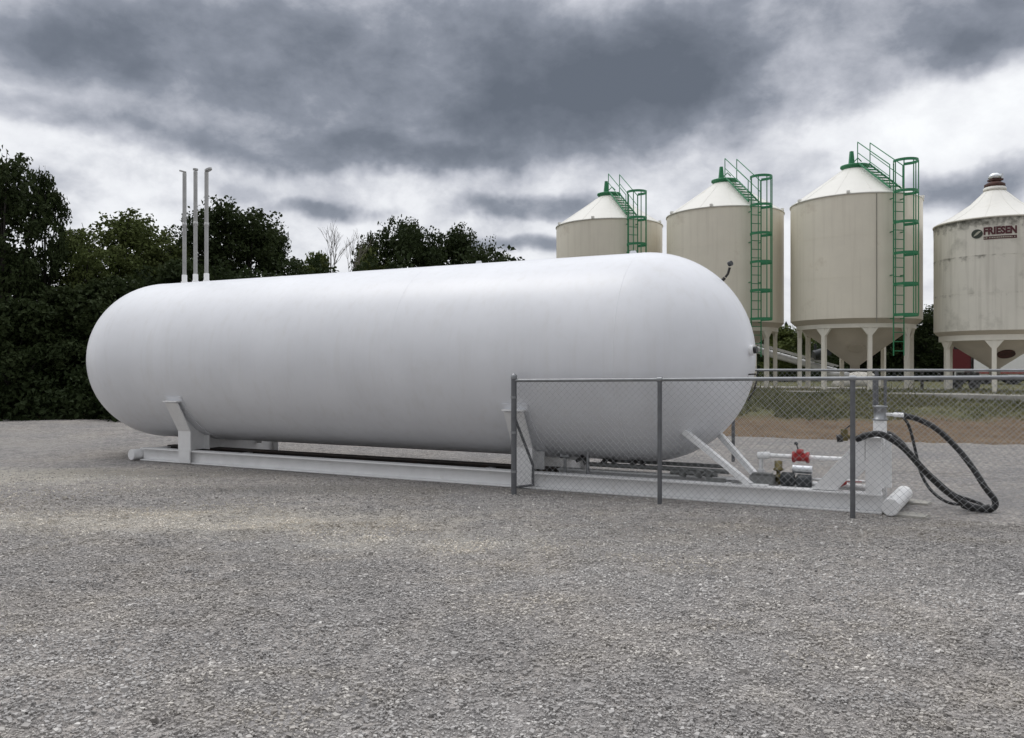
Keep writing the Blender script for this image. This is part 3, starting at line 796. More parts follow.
G0 = W(-4.95, 14.35)
rear = thing('chain_link_fence', 'galvanised chain link fence behind the tank at the foot of the dirt bank', 'fence', G0)
gz = 1.585
sp2 = [0, 2.03, 4.29, 6.55, 8.8]
for i, x in enumerate(sp2): fence_post(EX * x, gz, .03, rear, False)
m = MB(); m.tube([EX * 0 + Z * gz, EX * 8.8 + Z * gz], .021, 12); m.build('top_rail', galv, rear)
for x0, x1 in zip(sp2[:-1], sp2[1:]): chain_mesh(EX * x0, EX * x1, .03, gz, .03, gz, rear)

# ------------------------------------------------------------------ hoses
def spline(pts, n=14):
    pts = [Vector(p) for p in pts]; out = []
    ext = [pts[0] * 2 - pts[1]] + pts + [pts[-1] * 2 - pts[-2]]
    for i in range(1, len(ext) - 2):
        p0, p1, p2, p3 = ext[i - 1:i + 3]
        for k in range(n):
            t_ = k / n
            out.append(.5 * ((2 * p1) + (p2 - p0) * t_ + (2 * p0 - 5 * p1 + 4 * p2 - p3) * t_ ** 2 + (3 * p1 - p0 - 3 * p2 + p3) * t_ ** 3))
    out.append(pts[-1]); return out


def hose(name, label, pix, r, rib=True):
    pts = spline([P(*p) for p in pix], 22)
    for p in pts: p.z = max(p.z, r + .012)
    rr = [r * (1 + (.10 if (i // 1) % 3 == 0 else 0)) for i in range(len(pts))] if rib else r
    c0 = pts[0].copy(); m = MB(); m.tube([p - c0 for p in pts], rr, 14)
    o = m.build(name, black_rubber); o.location = c0
    return tag(o, label, 'hose', 'black hoses looped beside the bulkhead')


hose('loading_hose', 'thick black hose arching highest from the white fitting down to the gravel',
     [(896, 416, 9.62), (904, 417.5, 9.6), (920, 422, 9.65), (938, 432, 9.55), (956, 449, 9.45), (972, 469, 9.32), (985, 489, 9.2), (994, 501, 9.15), (995, 508, 9.15), (988, 512, 9.15), (974, 511, 9.2), (962, 507, 9.3)], .032)
hose('loading_hose', 'thick black hose draped over the bulkhead post from the brass valve to the gravel',
     [(857, 441, 9.1), (862, 439, 9.04), (868, 437, 9.0), (880, 436, 8.96), (893, 442, 8.96), (906, 452, 8.97), (922, 470, 9.0), (938, 486, 9.04), (954, 499, 9.08), (968, 507, 9.1), (982, 511, 9.1), (990, 509, 9.08)], .034)
hose('vapour_hose', 'slim black hose hanging almost straight down across the thicker hoses',
     [(903, 419, 9.72), (908, 426, 9.7), (912, 438, 9.68), (916, 455, 9.66), (921, 475, 9.6), (930, 491, 9.5), (943, 502, 9.4), (955, 506, 9.35), (966, 506, 9.32)], .017, False)
hose('vapour_hose', 'slim black hose running alongside the thick hose over the post',
     [(884, 433, 10.2), (892, 436, 10.1), (902, 444, 9.95), (912, 457, 9.8), (924, 470, 9.7), (938, 483, 9.6), (954, 496, 9.5), (970, 502, 9.45), (981, 506, 9.4), (986, 510, 9.3)], .019, False)


# ------------------------------------------------------------------ hopper bins
def silo(name, label, loc, R0, z_eave, z_cyl, z_foot, z_neck, r_neck, z_tip, nleg, leg0, ladder=None, old=False, vis=0.0):
    t_ = thing(name, label, 'grain bin', loc, 0, 'cream hopper bins beyond the bank')
    zo = loc[2]
    zz = lambda z: z - zo
    body = mat('stained_cream_bin_paint', (.74, .71, .625), .55, var=.07, vscale=.9, stain=((.30, .29, .24), 1.2, .56, .5), streak=((.36, .34, .28), .35)) if old else cream
    m = MB()
    nring = 3 if not old else 3
    prof = [(R0, zz(z_cyl))]
    H = z_eave - z_cyl
    for k in range(1, nring):
        z = z_cyl + H * k / nring
    prof += [(R0, zz(z_eave) - .03)]
    m.lathe(prof, (0, 0, 0), 80); b = m.build('wall', body, t_)
    for k in range(1, nring):
        z = zz(z_cyl + H * k / nring)
        MB().lathe([(R0 - .004, z - .010), (R0 + .003, z - .007), (R0 + .003, z + .007), (R0 - .004, z + .010)], (0, 0, 0), 80, smooth=False).build('wall_seam', body, b)
    # eave rim
    MB().lathe([(R0 - .02, zz(z_eave) - .035), (R0 + .03, zz(z_eave) - .03), (R0 + .03, zz(z_eave) + .01), (R0 - .03, zz(z_eave) + .02)], (0, 0, 0), 80).build('eave_rim', cream_roof if not old else body, t_)
    # roof cone with folded seams
    m = MB(); zr = z_neck
    if old: pr = [(R0 + .02, zz(z_eave) + .012), (R0 * .72, zz(z_eave + (zr - z_eave) * .26)), (R0 * .42, zz(z_eave + (zr - z_eave) * .585)), (r_neck, zz(zr))]
    else: pr = [(R0 + .02, zz(z_eave) + .012), (R0 * .5, zz(z_eave + (zr - z_eave) * (R0 * .5) / (R0 - r_neck))), (r_neck, zz(zr))]
    m.lathe(pr, (0, 0, 0), 80); rf = m.build('roof', cream_roof, t_)
    m = MB()
    for k in range(12):
        a = compass(k * 30 + 9)
        for (r1, z1), (r2, z2) in zip(pr[:-1], pr[1:]): m.bar(a * r1 + Z * (z1 + .004), a * r2 + Z * (z2 + .002), .010, .008)
    m.build('roof_seams', cream_roof, rf)
    # hopper
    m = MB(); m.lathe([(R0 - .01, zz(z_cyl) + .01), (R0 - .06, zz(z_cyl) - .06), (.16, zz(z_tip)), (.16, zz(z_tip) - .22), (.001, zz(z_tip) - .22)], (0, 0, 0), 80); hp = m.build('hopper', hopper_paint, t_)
    # access hatch on the hopper, facing the yard
    a = compass(vis); f = .60; rc = R0 * (1 - f) + .16 * f; zc = zz(z_cyl + (z_tip - z_cyl) * f)
    tdown = (a * (.16 - R0) + Z * (z_tip - z_cyl)).normalized(); side = Z.cross(a).normalized(); nn_ = side.cross(tdown); 
    if nn_.z > 0: nn_ = -nn_
    ring = [a * rc + Z * zc + nn_ * .01 + side * (.26 * math.cos(q)) + tdown * (.20 * math.sin(q)) for q in np.linspace(0, 6.283, 25)[:-1]]
    MB().prism(ring, nn_ * .05).build('hatch', hopper_paint if not old else rust, hp)
    # ring beam and legs
    rl = R0 * .87; zb = z_cyl - .30
    m = MB(); m.lathe([(rl - .08, zz(zb)), (rl + .08, zz(zb)), (rl + .08, zz(zb) + .17), (rl - .08, zz(zb) + .17), (rl - .08, zz(zb))], (0, 0, 0), 80, smooth=False); m.build('ring_beam', cream_frame, t_)
    for k in range(nleg):
        a = compass(leg0 + k * 360 / nleg); sd_ = Z.cross(a)
        m = MB(); m.box(a * rl + Z * ((zz(zb) + zz(z_foot)) / 2), .13, .13, zb - z_foot, (a, sd_, Z)); lg = m.build('leg', cream_frame, t_)
        g = MB()
        for s_ in (-1, 1):
            p = a * (rl + .0) - a * .05; g.prism([p + sd_ * (s_ * .066) + Z * (zz(zb) - .004), p + sd_ * (s_ * .26) + Z * (zz(zb) - .004), p + sd_ * (s_ * .066) + Z * (zz(zb) - .26)], a * .1)
        g.build('gusset', cream_frame, lg)
        MB().box(a * rl + Z * (zz(z_foot) + .012), .28, .28, .02, (a, sd_, Z)).build('base_plate', cream_frame, lg)
    if ladder is not None:
        a = compass(ladder); sd_ = Z.cross(a)        # sd_: to the viewer's right
        rr = R0 + .16; zl0 = zz(z_foot) + 1.15; zl1 = zz(z_eave) + .06
        m = MB()
        for s_ in (-1, 1): m.tube([a * rr + sd_ * (s_ * .19) + Z * zl0, a * rr + sd_ * (s_ * .19) + Z * (zl1 + .82)], .022, 8)
        k = zl0 + .15
        while k < zl1: m.tube([a * rr - sd_ * .19 + Z * k, a * rr + sd_ * .19 + Z * k], .014, 6); k += .30
        for zq in (zl0 + 1.2, zl0 + 2.6, zl0 + 4.0, zl1 - .3):
            for s_ in (-1, 1): m.bar(a * (R0 - .01) + sd_ * (s_ * .19) + Z * zq, a * rr + sd_ * (s_ * .19) + Z * zq, .03, .03)
        m.build('ladder', green, t_)
        cage_parts = thing_cage(t_, a, sd_, rr, zl0 + 1.1, zl1)
        # roof ladder with handrails up to the neck
        pa = a * (R0 + .02) + Z * (zz(z_eave) + .07); pb = a * (r_neck + .12) + Z * (zz(zr) + .02)
        m = MB()
        for s_ in (-1, 1): m.bar(pa + sd_ * (s_ * .2) + Z * .06, pb + sd_ * (s_ * .2) + Z * .06, .035, .05)
        for k in range(9):
            q = pa.lerp(pb, (k + .5) / 9) + Z * .07; m.bar(q - sd_ * .2, q + sd_ * .2, .10, .025)
        m.build('roof_ladder', green, t_)
        m = MB(); 
        for s_ in (-1, 1):
            o_ = sd_ * (s_ * .24); tp = pb + o_ + Z * .78; lo = pa + o_ + a * .02 + Z * .80
            m.tube([pb + o_ + Z * .05, tp - Z * .04, tp, lo, lo - Z * .75], .017, 8)
            m.tube([pb + o_ + Z * .42, pa + o_ + Z * .43], .014, 8)
        m.build('handrail', green, t_)
        m = MB(); m.lathe([(r_neck - .02, zz(zr) - .04), (r_neck + .05, zz(zr) - .03), (r_neck + .05, zz(zr) + .05), (r_neck + .10, zz(zr) + .055), (r_neck + .10, zz(zr) + .11), (.1, zz(zr) + .17), (.001, zz(zr) + .18)], (0, 0, 0), 32)
        nk = m.build('lid_ring', green, t_)
        m = MB(); c_ = -compass(ladder - 60) * (r_neck * .35)
        m.prism([c_ - sd_ * .10 + Z * (zz(zr) + .15), c_ + sd_ * .10 + Z * (zz(zr) + .15), c_ + sd_ * .05 + Z * (zz(zr) + .62), c_ - sd_ * .05 + Z * (zz(zr) + .62)], a * .09)
        m.tube([c_ + sd_ * .05 + Z * (zz(zr) + .2), c_ + sd_ * .28 + Z * (zz(zr) + .42), c_ + sd_ * .42 + Z * (zz(zr) + .30)], .02, 8)
        m.build('lid_lever', green, nk)
        for k in (25, 75, -60, 120):
            ak = compass(ladder + 15 + k); MB().box(ak * (R0 + .0) + Z * (zz(z_eave) + .05), .10, .10, .08, (ak, Z.cross(ak), Z)).build('lifting_lug', cream_roof, t_)
    return t_


def thing_cage(t_, a, sd_, rr, z0, zl1):
    """Safety cage round the ladder: hoops and uprights as two parts."""
    m = MB(); Rc = .37; cc = a * (rr + .33)
    def hoop(z):
        pts = [a * rr - sd_ * .2 + Z * z]
        for q in np.linspace(R(-115), R(115), 17): pts.append(cc + a * (Rc * math.cos(q)) + sd_ * (Rc * math.sin(q)) + Z * z)
        pts.append(a * rr + sd_ * .2 + Z * z); return pts
    zs = []; z = zl1 + .82
    while z > z0: zs.append(z); z -= .98
    hoops = []
    for z in zs:
        h = MB(); pts = hoop(z)
        for p, q in zip(pts[:-1], pts[1:]): h.bar(p, q, .012, .09)
        hoops.append(h)
    for h in hoops: h.build('cage_hoop', green, t_)
    u = MB()
    for q in (-90, -45, 0, 45, 90):
        p = cc + a * (Rc * math.cos(R(q))) + sd_ * (Rc * math.sin(R(q))); u.bar(p + Z * zs[-1], p + Z * zs[0], .035, .010, upv=tuple(a))
    return u.build('cage_bars', green, t_)


kw = dict(R0=2.135, z_eave=7.33, z_cyl=3.25, z_foot=.87, z_neck=8.58, r_neck=.38, z_tip=1.72, nleg=8, leg0=188.7, ladder=168, vis=200)
s3 = silo('hopper_bin', 'tall cream hopper bin with green caged ladder beside the smaller stained bin', (12.0, 28.7, .87), **kw)
def conduit(root, az):
    ac = compass(az); m = MB(); m.tube([ac * (2.135 + .02) + Z * (3.1 - .87), ac * (2.135 + .02) + Z * (7.28 - .87)], .012, 6)
    m.build('conduit', conduit_paint, root)
s2 = dup(s3); s2.location = (8.0, 30.9, .87); s2['label'] = 'middle one of three cream hopper bins with green caged ladders'
s1 = dup(s3); s1.location = (3.94, 33.3, .87); s1['label'] = 'cream hopper bin with green ladder mostly hidden behind the tank, farthest away'
conduit(s3, 185)
s2.rotation_euler.z = R(1.5); s1.rotation_euler.z = R(4.5)
s4 = silo('hopper_bin', 'smaller stained cream hopper bin with rusty roof ring and a red company logo', (15.6, 26.5, .82), 1.76, 6.25, 2.78, .76, 7.36, .27, 1.62, 6, 211, old=True, vis=188)
# rusty neck and cowl of the small bin
zo = .82
m = MB(); m.lathe([(.27, 7.34 - zo), (.33, 7.345 - zo), (.33, 7.42 - zo), (.3, 7.43 - zo), (.3, 7.46 - zo)], (0, 0, 0), 32); m.build('collar', cream_roof, s4)
m = MB(); m.lathe([(.25, 7.44 - zo), (.30, 7.45 - zo), (.30, 7.55 - zo), (.25, 7.58 - zo), (.12, 7.66 - zo)], (0, 0, 0), 32)
m.box((.02, 0, 7.69 - zo), .35, .3, .06); m.build('roof_ring', rust, s4)
m = MB(); m.lathe([(.11, 7.66 - zo), (.11, 7.74 - zo), (.19, 7.75 - zo), (.18, 7.84 - zo), (.09, 7.91 - zo), (.001, 7.92 - zo)], (0, 0, 0), 24); m.box((.19, -.05, 7.78 - zo), .06, .1, .22); m.build('vent_cowl', alu, s4)
# algae band under the eave and along the seams
algae = bpy.data.materials.new('algae_stain'); algae.use_nodes = True
def algae_nodes():
    nt = algae.node_tree; N = nt.nodes; L = nt.links; b = N['Principled BSDF']; b.inputs['Roughness'].default_value = .9
    tc = N.new('ShaderNodeTexCoord')
    n = N.new('ShaderNodeTexNoise'); n.inputs['Scale'].default_value = 5; n.inputs['Detail'].default_value = 8; n.inputs['Roughness'].default_value = .7
    L.new(tc.outputs['Object'], n.inputs['Vector'])
    at = N.new('ShaderNodeAttribute'); at.attribute_name = 'fade'
    ad = N.new('ShaderNodeMath'); ad.operation = 'ADD'; L.new(n.outputs[0], ad.inputs[0]); L.new(at.outputs['Fac'], ad.inputs[1])
    mr = N.new('ShaderNodeMapRange'); mr.inputs[1].default_value = .62; mr.inputs[2].default_value = 1.0; mr.inputs[4].default_value = .85
    L.new(ad.outputs[0], mr.inputs[0])
    tr = N.new('ShaderNodeBsdfTransparent'); ms = N.new('ShaderNodeMixShader'); b.inputs['Base Color'].default_value = (.055, .055, .04, 1)
    L.new(mr.outputs[0], ms.inputs[0]); L.new(tr.outputs[0], ms.inputs[1]); L.new(b.outputs[0], ms.inputs[2]); L.new(ms.outputs[0], N['Material Output'].inputs[0])
algae_nodes()
def stain_band(zhi, zlo, k):
    n = 80; rows = 6; V = []; val = []
    for j in range(rows):
        z = zhi + (zlo - zhi) * j / (rows - 1)
        for i in range(n):
            a_ = 2 * math.pi * i / n; V.append(((1.76 + .011) * math.cos(a_), (1.76 + .011) * math.sin(a_), z - zo))
    Fq = [(j * n + i, j * n + (i + 1) % n, (j + 1) * n + (i + 1) % n, (j + 1) * n + i) for j in range(rows - 1) for i in range(n)]
    o = mesh_np('algae_band', np.array(V), np.array(Fq), algae, parent=s4, smooth=True)
    at = o.data.attributes.new('fade', 'FLOAT', 'POINT')
    at.data.foreach_set('value', np.array([k * (1 - j / (rows - 1)) - .12 + .10 * math.cos(2 * math.pi * i / n - R(195)) for j in range(rows) for i in range(n)], np.float32))
stain_band(6.21, 5.75, .42); stain_band(5.10, 4.85, .24); stain_band(3.95, 3.75, .16)

# lettering and emblem wrapped on the wall
def wrap(vs, facing, r, zc):
    out = []
    for (x, y, z) in vs:
        a_ = compass(facing - math.degrees(x / r)); out.append(tuple(a_ * (r + z) + Z * (zc + y)))
    return out
fc = 210.6          # azimuth of the wall that faces the camera
def lettering(txt, size, x0, width, zc, m, name, off=.015):
    cu = bpy.data.curves.new('lettering', 'FONT'); cu.body = txt; cu.size = size; cu.extrude = .004; cu.offset = off; cu.space_character = 1.02
    cu.align_x = 'LEFT'; cu.align_y = 'CENTER'
    to = bpy.data.objects.new('lettering', cu); C.objects.link(to)
    dg = bpy.context.evaluated_depsgraph_get(); me = bpy.data.meshes.new_from_object(to.evaluated_get(dg)); bpy.data.objects.remove(to); bpy.data.curves.remove(cu)
    vs = np.array([v.co[:] for v in me.vertices]); lo, hi = vs[:, 0].min(), vs[:, 0].max()
    vs[:, 0] = x0 + (vs[:, 0] - lo) / (hi - lo) * width; vs[:, 2] += .012
    # enough cuts along the arc are there already: letters are narrow
    for v, c in zip(me.vertices, wrap(vs, fc, 1.76, zc)): v.co = c
    me.name = name; me.materials.append(m); o = bpy.data.objects.new(name, me); C.objects.link(o); o.parent = s4; return o
lettering('FRIESEN', .30, -.29, .88, 5.80 - zo, logo_red, 'lettering')
def strip(x0, x1, y0, y1, zc, m, name, zoff=.012, parent=s4):
    n = 14; vs = []
    for i in range(n + 1):
        x = x0 + (x1 - x0) * i / n
        vs += [(x, y0, .006), (x, y1, .006), (x, y0, zoff), (x, y1, zoff)]
    fs = []
    for i in range(n):
        b_ = 4 * i; fs += [(b_ + 2, b_ + 6, b_ + 7, b_ + 3), (b_ + 3, b_ + 7, b_ + 5, b_ + 1), (b_, b_ + 4, b_ + 6, b_ + 2)]
    mb = MB(); mb.add(wrap(vs, fc, 1.76, zc), fs); return mb.build(name, m, parent)
bar = strip(-.29, .59, -.045, .045, 5.60 - zo, logo_red, 'tagline_bar')
rng = random.Random(4); x = -.27; tl = MB()
while x < .545:
    w_ = rng.uniform(.02, .045); vs = [(x, -.018, .016), (x + w_, -.018, .016), (x + w_, .018, .016), (x, .018, .016)]
    tl.add(wrap(vs, fc, 1.76, 5.60 - zo), [(0, 1, 2, 3)]); x += w_ + rng.choice((.014, .014, .014, .05))
tl.build('tagline', logo_pale, bar)
n = 28; vs = [(-.47 + .16 * math.cos(q), .14 * math.sin(q), .012) for q in np.linspace(0, 6.283, n + 1)[:-1]]
mb = MB(); mb.add(wrap(vs, fc, 1.76, 5.75 - zo), [tuple(range(n))]); em = mb.build('emblem', logo_dark, s4)
vs = []
for q in np.linspace(0, 1, 9): vs.append((-.57 + .22 * q, -.07 + .15 * q + .055 * math.sin(math.pi * q), .017))
for q in np.linspace(1, 0, 9)[1:-1]: vs.append((-.57 + .22 * q, -.07 + .15 * q - .03 * math.sin(math.pi * q), .017))
mb = MB(); mb.add(wrap(vs, fc, 1.76, 5.75 - zo), [tuple(range(len(vs)))]); mb.build('emblem_leaf', logo_pale, em)

# ------------------------------------------------------------------ things among the bins
# inclined conveyor
cv = thing('grain_conveyor', 'pale inclined grain conveyor with open lattice behind the cream bins', 'conveyor', (12.4, 36.0, .82))
pA = Vector((-4.6, 0, 2.35)); pB = Vector((1.75, -.2, .55)); up_ = Vector((0, 0, .34))
m = MB()
for o_ in (Vector((0, -.25, 0)), Vector((0, .25, 0))):
    m.bar(pA + o_, pB + o_, .06, .12); m.bar(pA + o_ + up_, pB + o_ + up_, .05, .06)
    for k in range(14):
        q0 = pA.lerp(pB, k / 14) + o_; q1 = pA.lerp(pB, (k + 1) / 14) + o_; m.bar(q0, q1 + up_, .02, .02, upv=(0, 1, 0))
m.build('lattice_frame', steel_pale, cv)
m = MB(); m.tube([pA + Z * .1, pB + Z * .1], .13, 14); m.build('auger_tube', steel_pale, cv)
m = MB(); m.bar(Vector((-2.5, -.5, 0.05)), Vector((-3.2, -.3, 1.8)), .06, .06, (0, 1, 0)); m.bar(Vector((-2.5, .5, 0.05)), Vector((-3.2, .3, 1.8)), .06, .06, (0, 1, 0)); m.build('undercarriage', steel_pale, cv)
for sg in (-1, 1): MB().tube([Vector((-2.5, sg * .5 - .08, .3)), Vector((-2.5, sg * .5 + .08, .3))], .3, 20).build('wheel', black_rubber, cv)
m = MB(); m.box((.95, -.3, 1.35), .5, .4, .4); m.tube([Vector((.65, -.52, 1.35)), Vector((1.0, -.52, 1.45))], .2, 16); m.tube([Vector((.8, -.3, 1.5)), Vector((.8, -.3, 1.85))], .05, 10); m.box((1.35, -.3, 1.5), .22, .35, .3); m.build('engine', motor_black, cv, bevel=.03)
m = MB(); m.lathe([(.0, .0), (.5, .0), (.55, .35), (.45, .38), (.0, .3)], (1.75, -.2, .25), 20); m.build('intake_hopper', steel_pale, cv)

# tarp-covered heap
tp = MB(); n = 20; vs = []; rg = random.Random(2)
prof2 = [(1.0, 0), (.97, .12), (.82, .36), (.55, .52), (.25, .58), (.02, .6)]
for r_, h_ in prof2:
    for k in range(n): q = 2 * math.pi * k / n; j = 1 + rg.uniform(-.08, .08); vs.append((1.15 * r_ * math.cos(q) * j, .8 * r_ * math.sin(q) * j, h_ * 1.05 * (1 + rg.uniform(-.06, .06))))
fs = [(i * n + k, i * n + (k + 1) % n, (i + 1) * n + (k + 1) % n, (i + 1) * n + k) for i in range(5) for k in range(n)]
tp.add(vs, fs, True); o = tp.build('tarp_heap', tarp); o.location = (15.6, 37.0, .80)
tag(o, 'low pale tarpaulin heap on the ground behind the hopper legs', 'heap')

# red truck cab with white trailer
tk = thing('tractor_trailer', 'white box trailer behind a dark red truck cab parked beyond the bins', 'truck', (23.0, 42.0, .82), R(-27))
m = MB(); m.prism([(-.45, -1.2, .55), (.40, -1.2, .55), (.40, -1.2, 2.35), (-.15, -1.2, 2.75), (-.45, -1.2, 1.75)], (0, 2.4, 0)); cab = m.build('cab', truck_red, tk, bevel=.04)
m = MB(); m.prism([(-.36, -1.215, 1.75), (.05, -1.215, 1.75), (.05, -1.215, 2.4), (-.16, -1.215, 2.55)], (0, .012, 0)); m.build('side_window', glass_dark, cab)
m = MB(); m.box((-.55, -1.1, 1.95), .10, .08, .55); m.build('mirror', alu, cab)
m = MB(); m.box((-.50, 0, .55), .10, 2.3, .3); m.build('bumper', steel_pale, cab)
m = MB(); m.box((6.62, 0, 1.95), 12.2, 2.5, 2.95); tr = m.build('trailer_box', trailer_white, tk, bevel=.03)
m = MB(); m.box((6.62, -1.262, .56), 12.0, .02, .09); m.build('tape_stripe', tape_red, tr)
m = MB(); m.box((6.62, 0, .38), 11.4, 1.5, .16); m.build('chassis', steel_pale, tk)
for x_ in (-.1, 1.0, 2.2, 10.6, 11.8):
    for sg in (-1, 1):
        w_ = MB(); w_.tube([Vector((x_, sg * 1.05 - .14, .5)), Vector((x_, sg * 1.05 + .14, .5))], .5, 24); wo = w_.build('wheel', black_rubber, tk)
        MB().tube([Vector((x_, sg * 1.05 - .155, .5)), Vector((x_, sg * 1.05 + .155, .5))], .24, 18).build('rim', alu, wo)
# bollard, and a cart of ironwork between the bins
o = MB().tube([Vector((0, 0, -.2)), Vector((0, 0, .62))], .055, 12).lathe([(.055, .6), (.075, .62), (.06, .68), (.001, .70)], (0, 0, 0), 12).build('bollard', dark_iron); o.location = (14.6, 29.2, .82)
tag(o, 'short dark bollard post on the grass between the two nearest bins', 'bollard')
ct = thing('hand_cart', 'dark two wheeled cart standing beside a bin leg', 'cart', (16.3, 29.6, .82), R(20))
m = MB(); m.box((0, 0, .42), 1.3, .6, .06); m.bar((-.65, -.25, .42), (-1.1, -.25, .72), .04, .04); m.bar((-.65, .25, .42), (-1.1, .25, .72), .04, .04); m.bar((-1.1, -.27, .72), (-1.1, .27, .72), .04, .04); m.box((.2, 0, .55), .6, .45, .2); m.build('deck', dark_iron, ct)
for sg in (-1, 1): MB().tube([Vector((.1, sg * .36 - .04, .25)), Vector((.1, sg * .36 + .04, .25))], .25, 20).build('wheel', black_rubber, ct)


# ------------------------------------------------------------------ trees
def leaves(rng, centers, radii, per, size, up=.35, flat=.8):
    """Leaf quads in clumps: centres, clump radii, leaves per clump -> vertices, faces, tints."""
    n = len(centers) * per
    cen = np.repeat(centers, per, 0); rad = np.repeat(radii, per)
    d = rng.normal(size=(n, 3)); d /= np.linalg.norm(d, axis=1, keepdims=True)
    rr = rng.random(n) ** .5
    p = cen + d * (rad * rr)[:, None] * np.array([1, 1, flat])
    nrm = rng.normal(size=(n, 3)) + d * .6 + np.array([0, 0, up]); nrm /= np.linalg.norm(nrm, axis=1, keepdims=True)
    a = np.cross(nrm, rng.normal(size=(n, 3))); a /= np.linalg.norm(a, axis=1, keepdims=True); b = np.cross(nrm, a)
    s = size * (.6 + .8 * rng.random(n))[:, None]
    bend = nrm * s * .18
    V = np.stack([p - a * s * .5, p - b * s * .32 + bend, p + a * s * .55, p + b * s * .32 + bend], 1).reshape(-1, 3)
    Fq = np.arange(n * 4).reshape(n, 4)
    ct_ = np.repeat(rng.random(len(centers)), per)
    tint = np.clip(.25 + .3 * ct_ + .35 * rng.random(n) , 0, 1)
    return V, Fq, tint


def tree_parts(seed, h, rad, base, kind, leaf, per, nclump, size):
    """A tree of height h: trunk with limbs, and a crown of leaf clumps hung on lobes."""
    rng = np.random.default_rng(seed)
    r_ = random.Random(seed)
    lobes = []; nl = 11 if kind != 'shrub' else 6
    zc = (h + base) / 2
    for i in range(nl):
        f = i / (nl - 1); z = base + (h - base) * (.10 + .80 * f)
        wid = rad * math.sin(math.pi * (.18 + .70 * f)) ** .7 if kind != 'round' else rad * math.sqrt(max(.1, 1 - ((z - zc) / ((h - base) * .56)) ** 2))
        a = i * 2.4 + r_.uniform(-.5, .5); rr = wid * r_.uniform(.25, .72)
        lr = rad * r_.uniform(.34, .52) * (.62 + .38 * (1 - f))
        lobes.append((np.array([rr * math.cos(a), rr * math.sin(a), min(z, h - lr * .75)]), lr))
    lobes.append((np.array([r_.uniform(-.15, .15) * rad, 0, h - rad * .32]), rad * .32))
    cs = []; rs = []
    for _ in range(nclump):
        c, lr = lobes[r_.randrange(len(lobes))]
        d = rng.normal(size=3); d /= np.linalg.norm(d); d[2] = d[2] * .9 + .1
        q = c + d * lr * (.5 + .72 * rng.random())
        if q[2] < base * .55: continue
        cs.append(q); rs.append(rad * (.10 + .12 * rng.random()))
    V, Fq, tint = leaves(rng, np.array(cs), np.array(rs), per, size)
    tr_ = MB(); r0 = .035 * h * .7
    pts = [Vector((0, 0, -.3))]; x = y = 0
    for k in range(1, 7):
        x += r_.uniform(-.1, .1) * h * .06; y += r_.uniform(-.1, .1) * h * .06; pts.append(Vector((x, y, h * .78 * k / 6)))
    tr_.tube(pts, [r0 * (1 - .8 * k / 6) for k in range(7)], 8)
    for c, lr in lobes:
        k = max(1, min(5, int(c[2] / h * 6 * .62))); s_ = pts[k]; e_ = Vector(c)
        mid = s_.lerp(e_, .5) + Vector((0, 0, -.05 * h * r_.random()))
        tr_.tube([s_, mid, e_, e_ + (e_ - mid) * .45], [r0 * .38, r0 * .26, r0 * .15, r0 * .04], 6)
    return V, Fq, tint, tr_


PROTO = {}
def proto(key, seed, h, rad, base, kind, lm, per, nclump, size):
    V, Fq, tint, tr_ = tree_parts(seed, h, rad, base, kind, lm, per, nclump, size)
    PROTO[key] = (V, Fq, tint, tr_, lm, float(np.percentile(V[:, 2], 99.9)))


proto('broad', 3, 8.0, 2.9, 1.0, 'round', leaf_dark, 46, 420, .17)
proto('tall', 8, 8.0, 2.5, .8, 'tall', leaf_dark, 40, 270, .17)
proto('open', 15, 8.0, 2.6, .8, 'tall', leaf_mid, 34, 300, .16)
proto('mound', 22, 8.0, 3.3, .6, 'round', leaf_dark, 46, 440, .18)
proto('bush', 35, 4.0, 2.1, .2, 'shrub', leaf_dark, 44, 260, .16)
proto('shrub', 31, 4.0, 2.1, .2, 'shrub', leaf_mid, 44, 260, .14)
DONE = {}
def tree(key, name, label, px, ytop, depth, group=None, width=1.0, rot=None, cat='tree'):
    x = (px - 512) / FPX * depth; zb = bank_z(x, depth); h = EYE + (370 - ytop) / FPX * depth - zb
    V, Fq, tint, tr_, lm, h0 = PROTO[key]; k = h / h0
    if key not in DONE:
        t_ = thing(name, label, cat, (x, depth, zb), 0, group)
        mesh_np('crown', V, Fq, lm, ('tint', tint), t_); tr_.build('trunk', bark, t_); DONE[key] = t_
    else:
        t_ = dup(DONE[key]); t_.location = (x, depth, zb); t_.name = name; tag(t_, label, cat, group)
        if not group and 'group' in t_: del t_['group']
    kk = .5 * k + .5
    t_.scale = (kk * width, kk * width, k); t_.rotation_euler = (0, 0, rot if rot is not None else (px * 1.37) % 6.28)
    return t_


gl = 'trees along the left edge of the yard'
tree('tall', 'broadleaf_tree', 'tallest dark tree on the far left with ragged gappy crown', 0, 160, 27, gl, .85, .4)
tree('broad', 'broadleaf_tree', 'dark round tree cut off by the left picture edge', -52, 168, 28.5, gl, 1.1, 2.0)
tree('tall', 'broadleaf_tree', 'narrow dark tree just right of the tallest tree on the left', 46, 172, 28, gl, .42, 3.9)
tree('open', 'broadleaf_tree', 'lighter green tree with thin see-through top left of the tank', 112, 213, 30.5, gl, 1.0, 1.1)
tree('open', 'broadleaf_tree', 'light green tree rising just left of the three vent pipes', 150, 222, 32, gl, .95, 4.4)
tree('mound', 'broadleaf_tree', 'dark tree standing directly behind the three vent pipes', 198, 222, 34, gl, .8, .2)
tree('broad', 'broadleaf_tree', 'dark round topped tree just right of the three vent pipes', 248, 208, 35, gl, 1.0, 5.1)
tree('tall', 'broadleaf_tree', 'dark tree sloping down beside the bare tree', 272, 236, 36, gl, .55, 1.7)
